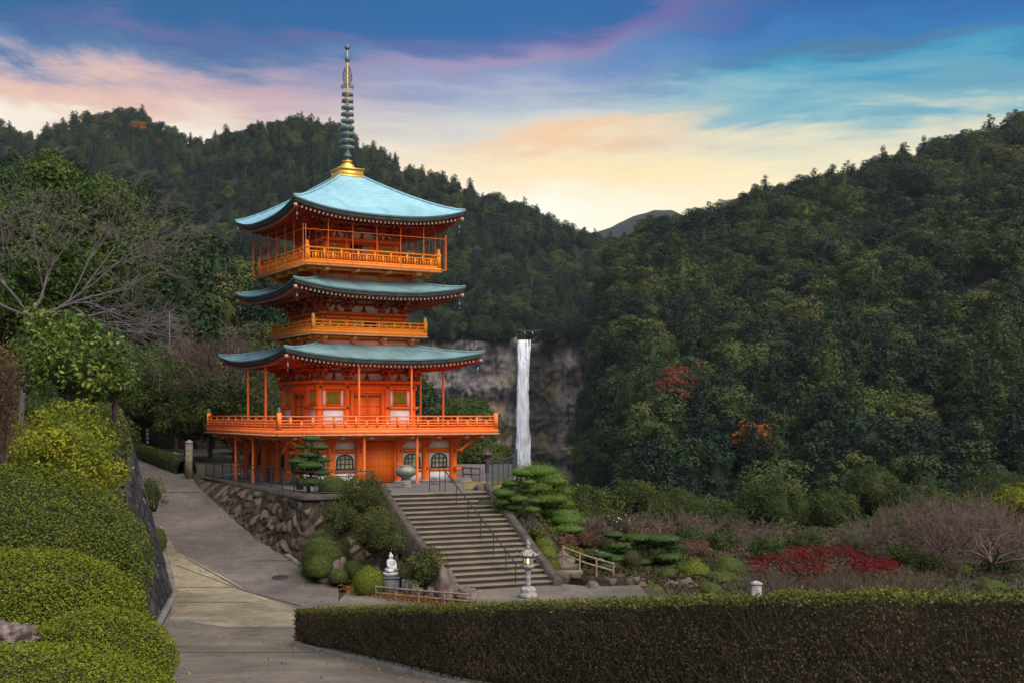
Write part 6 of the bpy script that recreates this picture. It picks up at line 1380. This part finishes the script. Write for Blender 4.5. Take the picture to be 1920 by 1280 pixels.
for i, (px, pt, pb, w, d, lf, lab) in enumerate(((982, 958, 1006, 44, 49, 'garden', 'dark camellia bush under the cloud pruned pine'), (1060, 1000, 1036, 50, 49.5, 'brownshrub', 'brown leafed bush right of the three round azaleas'), (1095, 990, 1030, 52, 51.5, 'brownshrub', 'reddish brown bush under the tip of the reaching pine branch'), (1125, 978, 1020, 50, 54.5, 'garden', 'dark green bush between the reaching pine branch and the camellia'), (1068, 1024, 1052, 54, 48, 'azdark', 'dark spreading bush above the pole rail fence'), (1105, 1028, 1056, 48, 49, 'garden', 'low dark bush above the far end of the pole rail fence'), (1008, 985, 1012, 40, 48.6, 'azdark', 'dark low bush above the three round azaleas'), (1180, 985, 1020, 60, 57, 'brownshrub', 'brown bush behind the yellow leaved one'), (1040, 990, 1016, 46, 50.5, 'shrub', 'olive bush under the domed pine'), (1300, 1010, 1050, 60, 53, 'brownshrub', 'brown bush under the weeping cherries'), (1085, 968, 1000, 50, 56, 'garden', 'green bush behind the reaching pine branch'))):
    leafy(PXZ(px, d, (YH - pb) / F * d), (pb - pt) / F * d, w / 2 / F * d, LM[lf], lab, 500 + i, 'garden_shrub', size=.08, n=26, nper=70, trunk=.03, cat='bush', low=.0, kr=.34, ck=.7)
for i, (px, pt, pb, d, R, lf, lab) in enumerate(((1118, 945, 1000, 58, .75, 'garden', 'dark green shrub tree just right of the tip of the reaching pine branch'), (1212, 955, 1012, 60, .85, 'garden', 'dark green shrub tree behind the layered pines'), (1292, 980, 1035, 55, .75, 'dense', 'dark shrub standing between the first two weeping cherries'), (1352, 985, 1045, 56, .8, 'garden', 'green shrub at the back of the bare thicket'), (1440, 1000, 1062, 52, .8, 'dense', 'dark rounded shrub left of the red maple'), (1510, 992, 1050, 56, .9, 'garden', 'green shrub behind the left part of the red maple'), (1610, 996, 1055, 55, .9, 'dense', 'dark shrub behind the middle of the red maple'), (1690, 1015, 1075, 50, .7, 'garden', 'green shrub at the right end of the red maple'), (1745, 1030, 1085, 48, .6, 'garden', 'low green shrub under the wide bare cherry'), (1880, 1030, 1090, 48, .7, 'dense', 'dark shrub at the far right under the bare cherries'), (1270, 1020, 1062, 50.5, .5, 'garden', 'dark shrub touching the right hand layered pine'))):
    leafy(PXZ(px, d, (YH - pb) / F * d), (pb - pt) / F * d, R, LM[lf], lab, 560 + i, 'garden_shrub', size=.09, n=34, nper=70, trunk=.04, cat='bush', low=.0, kr=.30, ck=.65)
niwaki(PXZ(1165, 51.5, -6.05), pads_px((1165, 0, -6.05), 51.5, [(1150, 1002, 20, 0), (1172, 1010, 22, .2), (1156, 1022, 24, -.2), (1176, 1032, 20, .1), (1158, 1042, 26, 0)]), 'smaller layered pine between the camellia and the flat topped pines', 'pine', 13, .07, .08, squash=.32)
z0 = -6.05; nd = 50
niwaki(PXZ(1225, nd, z0), pads_px((1225, 0, z0), nd, [(1198, 1008, 30, 0), (1216, 1022, 30, .3), (1190, 1034, 26, .2), (1228, 1044, 26, -.1), (1200, 1050, 30, -.3), (1180, 1062, 30, .2), (1230, 1066, 28, .3)]), 'layered flat topped pine left of its twin in the middle of the right garden', 'pine', 7, .09, .08, squash=.28)
niwaki(PXZ(1250, nd - .5, z0), pads_px((1250, 0, z0), nd - .5, [(1246, 1010, 34, 0), (1258, 1024, 24, .2), (1252, 1042, 30, -.2), (1268, 1056, 24, .1), (1240, 1072, 32, -.4)]), 'layered flat topped pine right of its twin in the middle of the right garden', 'pine', 8, .09, .08, squash=.28)
niwaki(PXZ(1150, 48, -6.05), pads_px((1150, 0, -6.05), 48, [(1132, 1040, 20, 0), (1152, 1048, 22, .2), (1140, 1060, 24, -.2)]), 'little layered pine behind the pole rail fence', 'pine', 11, .06, .07, squash=.3)
o = leafy(PX(1156, 1012, 56), 1.35, .75, LM['garden'], 'dark camellia with white and orange flowers in the right garden', 91, 'camellia_bush', size=.09, n=24, nper=60, cat='bush', low=.0)
rg = np.random.default_rng(2); b = MB(); n = 60; D = nrm(rg.normal(size=(n, 3)) + np.array([0, -.5, .2])); b.leaves(D * np.array([.78, .78, .6]) + np.array([0, 0, .7]), D, .055, .9, .3, rng=rg); b.build('flower_scatter', M['white'], o)
for i, (px, pt, pb, d, R, lf, lab) in enumerate(((1092, 908, 985, 62, 1.2, 'garden', 'mid green garden tree just right of the domed pine'), (1125, 912, 985, 64, 1.15, 'garden', 'mid green garden tree with a rounded top, second from the domed pine'), (1188, 898, 980, 70, 1.5, 'garden', 'two humped green tree behind the bare thicket'), (1225, 925, 985, 72, 1.1, 'garden', 'small green tree right of the two humped one'), (1070, 905, 960, 66, .9, 'garden', 'slim green tree immediately behind the domed pine'),
        (1443, 890, 1010, 80, 2.3, 'garden', 'largest light topped tree at the foot of the right forest'), (1474, 970, 1050, 66, 1.1, 'dense', 'conical green tree left of the red maple'), (1588, 975, 1055, 68, 1.2, 'dense', 'rounded green tree above the red maple'), (1640, 865, 990, 92, 2.3, 'garden', 'tall green tree with a rounded crown at the foot of the forest'), (1560, 920, 1010, 84, 2.2, 'garden', 'dark green spreading tree behind the red maple'), (1720, 905, 1000, 88, 2.4, 'garden', 'dark green tree behind the bare cherries on the right'), (1800, 925, 1010, 84, 2.1, 'garden', 'olive green tree behind the bare cherries near the right edge'), (1910, 905, 990, 72, 1.3, 'yellowleaf', 'yellowing tree at the right picture edge'), (1510, 935, 1015, 90, 2.0, 'dense', 'dark low tree between the light topped tree and the spreading one'), (1330, 930, 1000, 95, 2.4, 'dense', 'dark bushy tree behind the bare weeping cherries'), (1868, 880, 990, 98, 2.6, 'garden', 'tall green tree at the forest foot near the right edge'), (1395, 945, 1020, 88, 1.8, 'dense', 'dark tree filling the gap left of the largest light topped tree'), (1680, 950, 1030, 78, 1.7, 'dense', 'dark green tree just above the right end of the red maple'), (1270, 915, 1000, 100, 2.2, 'garden', 'olive tree at the valley edge above the bare thicket'))):
    zb = (YH - pb) / F * d; leafy(PXZ(px, d, zb), (pb - pt) / F * d, R, LM[lf], lab, 100 + i, 'garden_tree', size=.14, n=46, nper=70, trunk=.10, low=.06, kr=.28)
for i, (px, pb, H, d, lab, dr) in enumerate(((1240, 1060, 2.6, 57, 'bare weeping cherry nearest the layered pines', .35), (1330, 1070, 3.1, 58, 'tall bare weeping cherry in the middle of the thicket', .3), (1400, 1065, 2.9, 60, 'bare weeping cherry at the right end of the thicket', .3), (1290, 1040, 2.8, 64, 'bare cherry behind the weeping ones, with pinkish twigs', .15), (1180, 1040, 2.1, 56, 'low bare shrub tree behind the camellia', .1), (1110, 1035, 1.5, 52, 'low bare twiggy tree below the reaching pine branch', .1))):
    bare_tree(PXZ(px, d, (YH - pb) / F * d), H, lab, 200 + i, 'twig', 'bare_cherry_tree', limbs=6, depth=4, spread=.55, droop=dr, up=.12, tr=.07, flat=.55, trunkf=.28, Lf=.40, kids=4, minr=.0075)
for i, (px, pb, H, d, lab) in enumerate(((1690, 1100, 3.7, 52, 'bare pinkish cherry tree right of the red maple'), (1770, 1105, 4.0, 50, 'wide bare cherry tree with a dark leaning stem'), (1860, 1110, 3.9, 47, 'bare cherry tree near the right picture edge'), (1925, 1100, 3.8, 52, 'bare cherry tree cut by the right picture edge'), (1730, 1060, 3.4, 62, 'bare cherry tree farther back among the right hand ones'), (1820, 1060, 3.4, 60, 'bare cherry tree farther back behind the round light green bush'))):
    bare_tree(PXZ(px, d, (YH - pb) / F * d), H * .95, lab, 300 + i, 'twig', 'bare_cherry_tree', limbs=7, depth=4, spread=.55, droop=.05, up=.10, tr=.085, flat=.62, trunkf=.30, Lf=.36, kids=4, minr=.0065)
bare_tree(PX(988, 1015, 47.5), .95, 'small pale bare sapling beside the stair stringer', 401, 'barkgrey', 'bare_sapling', limbs=4, depth=3, tr=.03, flat=1.2, trunkf=.4, Lf=.35, minr=.006)
# the red maple: a broad flat crown on several stems
rm = thing('red_maple', 'broad low dark red maple behind the hedge on the right', 'tree', PXZ(1545, 44.5, -6.15)); rg = np.random.default_rng(77); bm_ = MB(); tm = MB()
for k in range(120):
    u = -1 + 2 * rg.random(); x = u * 2.55; lv = rg.random(); y = rg.normal() * .6; ztop = .92 + (1 - u * u) * .46 - (.22 if u > .7 else 0) + .12 * math.sin(u * 9)
    z = ztop * (1 - .55 * lv ** 1.4) - .12 * abs(y); r = .22 + .20 * rg.random()
    pad(bm_, (x, y - .3 * lv, z), r, rg, .085, 150, 0, .40)
bm_.build('crown', LM['redleaf'], rm)
for k in range(7): x = -1.9 + .65 * k; tm.path([(x * .55, .3, -.3), (x * .7, .4, .35), (x, .3, .85)], .035, 6); tm.path([(x * .7, .4, .35), (x + .3, .5, .8)], .02, 5)
tm.build('trunk', M['bark'], rm)
# dry stalks below the maple
rg = np.random.default_rng(12); b = MB()
for k in range(1100):
    x = 8.2 + 6.5 * rg.random(); y = 41.5 + 2.6 * rg.random(); h = .15 + .45 * rg.random() * (1 + .5 * math.sin(x * 2.3)); b.tube((x, y, -6.2), (x + rg.normal() * .34, y + rg.normal() * .3, -6.1 + h), .010, .005, 3, 0, False)
tag(b.build('dry_stalks', M['twigdk']), 'dry brown stalks and leafless brush below the red maple', None, None, 'stuff')
rg = np.random.default_rng(13); b = MB(); n = 64000; k_ = rg.random(n) < .45; q = np.stack([np.where(k_, -.6 + 9 * rg.random(n), 5.3 + 22 * rg.random(n)), np.where(k_, 44.5 + 19 * rg.random(n), 31 + 40 * rg.random(n)), np.zeros(n)], 1); q[:, 2] = [gz(x, y) + .02 + .22 * rg.random() * max(0, .4 + 1.2 * mnoise.noise(Vector((x * .8, y * .8, 0)))) for x, y in q[:, :2]]
b.leaves(q, np.array([[0, -.4, 1]] * n), .19, .4, .8, rng=rg, up=(0, 0, .6)); tag(b.build('ground_cover', LM['cover']), 'low green and brown ground cover spread through the right garden', None, None, 'stuff')

# ---- the long boundary hedge
hg = thing('boundary_hedge', 'long dark boxy hedge running across the lower right foreground, green on top', 'hedge', (-5.66, 32.3, -6.03))
HP = np.array([(-5.66, 32.3, -6.03, .92), (-3.0, 25.9, -5.20, 1.13), (-1.0, 21, -4.58, 1.31), (1.12, 18.5, -4.40, 1.58), (2.1, 17.2, -4.30, 1.71), (3.05, 16, -4.20, 1.83), (4.4, 15, -4.12, 1.925), (5.85, 14.05, -4.05, 1.99), (9.5, 12.2, -3.95, 2.10)])
sg_ = np.r_[0, np.cumsum(np.linalg.norm(np.diff(HP[:, :2], axis=0), axis=1))]; LH = sg_[-1]; rg = np.random.default_rng(55)
def hedge_pt(s):
    q = np.array([np.interp(s, sg_, HP[:, i]) for i in range(4)]); e = .3
    q2 = np.array([np.interp(np.minimum(s + e, LH), sg_, HP[:, i]) for i in range(2)]) - np.array([np.interp(np.maximum(s - e, 0), sg_, HP[:, i]) for i in range(2)])
    t = nrm(q2.T); nr = np.stack([t[:, 1], -t[:, 0]], 1); nr = np.where((nr[:, 1:2] > 0) & (np.abs(nr[:, 1:2]) > 0), -nr, nr); return q.T, t, nr
TK = 0.55
# front face leaves, denser nearer the camera
n = 78000; s = LH * rg.random(n) ** .75; q, t, nr = hedge_pt(s); v = rg.random(n) ** 1.0
bulge = .05 * np.array([mnoise.noise(Vector((a * 1.1, c * 2.2, 3))) for a, c in zip(s, v * 2)]); dp = (rg.random(n) ** 2) * .22 - .02
P_ = np.stack([q[:, 0] + nr[:, 0] * (bulge - dp), q[:, 1] + nr[:, 1] * (bulge - dp), q[:, 2] + .10 + v * (q[:, 3] - .10)], 1)
low = np.where((v < .06) & (rg.random(n) < .6))[0]; P_[low, 2] += .1
b = MB(); o_ = np.array(hg.location); dist = q[:, 1]
b.leaves(P_ - o_, np.stack([nr[:, 0], nr[:, 1], np.full(n, .25)], 1), .042, .5, .75, 0, None, rg); 
# end face
n = 4200; v = rg.random(n); w_ = rg.random(n) * TK; q, t, nr = hedge_pt(np.zeros(n)); P_ = np.stack([q[:, 0] - nr[:, 0] * w_ + rg.normal(size=n) * .04, q[:, 1] - nr[:, 1] * w_ + rg.normal(size=n) * .04, q[:, 2] + .1 + v * (q[:, 3] - .1)], 1)
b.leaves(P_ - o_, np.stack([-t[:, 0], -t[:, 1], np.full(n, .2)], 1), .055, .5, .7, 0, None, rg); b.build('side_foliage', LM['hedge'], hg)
n = 26000; s = LH * rg.random(n) ** .8; q, t, nr = hedge_pt(s); w_ = rg.random(n) * (TK + .08) - .06; lift = -.02 + .075 * np.array([mnoise.noise(Vector((a * 1.7, c * 3, 8))) for a, c in zip(s, w_)]) + .03 * rg.normal(size=n)
edge = np.clip(1 - np.minimum(w_ + .06, TK - w_) / .14, 0, 1) ** 2 * .07
P_ = np.stack([q[:, 0] - nr[:, 0] * w_, q[:, 1] - nr[:, 1] * w_, q[:, 2] + q[:, 3] + lift - edge], 1)
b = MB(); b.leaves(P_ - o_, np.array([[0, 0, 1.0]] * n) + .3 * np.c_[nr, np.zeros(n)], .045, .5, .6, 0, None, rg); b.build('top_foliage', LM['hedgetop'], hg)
s = np.linspace(0, LH, 60); q, t, nr = hedge_pt(s); G = [[(a[0] - m_[0] * k, a[1] - m_[1] * k, a[2] + z * a[3]) for k, z in ((.14, .06), (.12, .94), (TK - .12, .94), (TK - .14, .06))] for a, m_ in zip(q, nr)]
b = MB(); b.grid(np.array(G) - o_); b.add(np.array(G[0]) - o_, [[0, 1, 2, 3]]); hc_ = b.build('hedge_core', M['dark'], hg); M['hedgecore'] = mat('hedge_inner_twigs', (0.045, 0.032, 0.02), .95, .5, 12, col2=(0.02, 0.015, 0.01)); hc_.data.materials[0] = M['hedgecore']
n = 2400; s = LH * rg.random(n) ** .8; q, t, nr = hedge_pt(s); b = MB()
for k in range(n):
    h0 = rg.random() ** 1.3; p = np.array([q[k, 0] + nr[k, 0] * -.03, q[k, 1] + nr[k, 1] * -.03, q[k, 2] + h0 * q[k, 3] * .8]) - o_; e = p + np.array([t[k, 0] * rg.normal() * .12 + nr[k, 0] * .06 * rg.random(), t[k, 1] * rg.normal() * .12 + nr[k, 1] * .06 * rg.random(), .10 + .22 * rg.random()]); b.tube(p, e, .0042, .0022, 3, 0, False)
for k in range(260):
    q1, t1, n1 = hedge_pt(np.array([LH * rg.random()])); p = np.array([q1[0, 0] - n1[0, 0] * rg.random() * .5, q1[0, 1] - n1[0, 1] * rg.random() * .5, q1[0, 2] + q1[0, 3] - .02]) - o_; b.tube(p, p + np.array([rg.normal() * .03, rg.normal() * .03, .04 + .09 * rg.random()]), .004, .002, 3, 0, False)
b.build('twig_layer', M['twig'], hg)
for k in range(46):
    f = k / 45; q, t, nr = hedge_pt(np.array([LH * f])); b = MB(); x, y, z = q[0, 0] - nr[0, 0] * .18, q[0, 1] - nr[0, 1] * .18, q[0, 2]; b.tube(np.array([x, y, z - .1]) - o_, np.array([x + .05 * rg.normal(), y, z + .45]) - o_, .016, .011, 5); b.build('stem', M['twig'], hg)
kb = MB(); s = np.linspace(0, LH, 50); q, t, nr = hedge_pt(s); G = [[(a[0] + m_[0] * k, a[1] + m_[1] * k, a[2] + z) for k, z in ((.16, -.2), (.15, .07), (.02, .08), (.0, -.1))] for a, m_ in zip(q, nr)]
kb.grid(np.array(G)); tag(kb.build('hedge_bed_kerb', M['kerb']), kind='structure')

# soft reflections and air
tag(LITTER.build('leaf_litter', LM['litter']), 'fallen leaves scattered along the path edges', None, None, 'stuff')
hz = bpy.data.materials.new('haze_air'); hz.use_nodes = True; t = hz.node_tree; t.nodes.clear()
vo = t.nodes.new('ShaderNodeVolumePrincipled'); mo = t.nodes.new('ShaderNodeOutputMaterial'); t.links.new(vo.outputs[0], mo.inputs['Volume'])
vo.inputs['Color'].default_value = (0.80, 0.88, 1.0, 1); vo.inputs['Density'].default_value = 0.00005; vo.inputs['Anisotropy'].default_value = 0.2
b = MB(); b.b2(-2600, 2600, -700, 3300, -49.2, 560); tag(b.build('haze', hz), 'thin evening haze in the valley air', None, None, 'stuff')
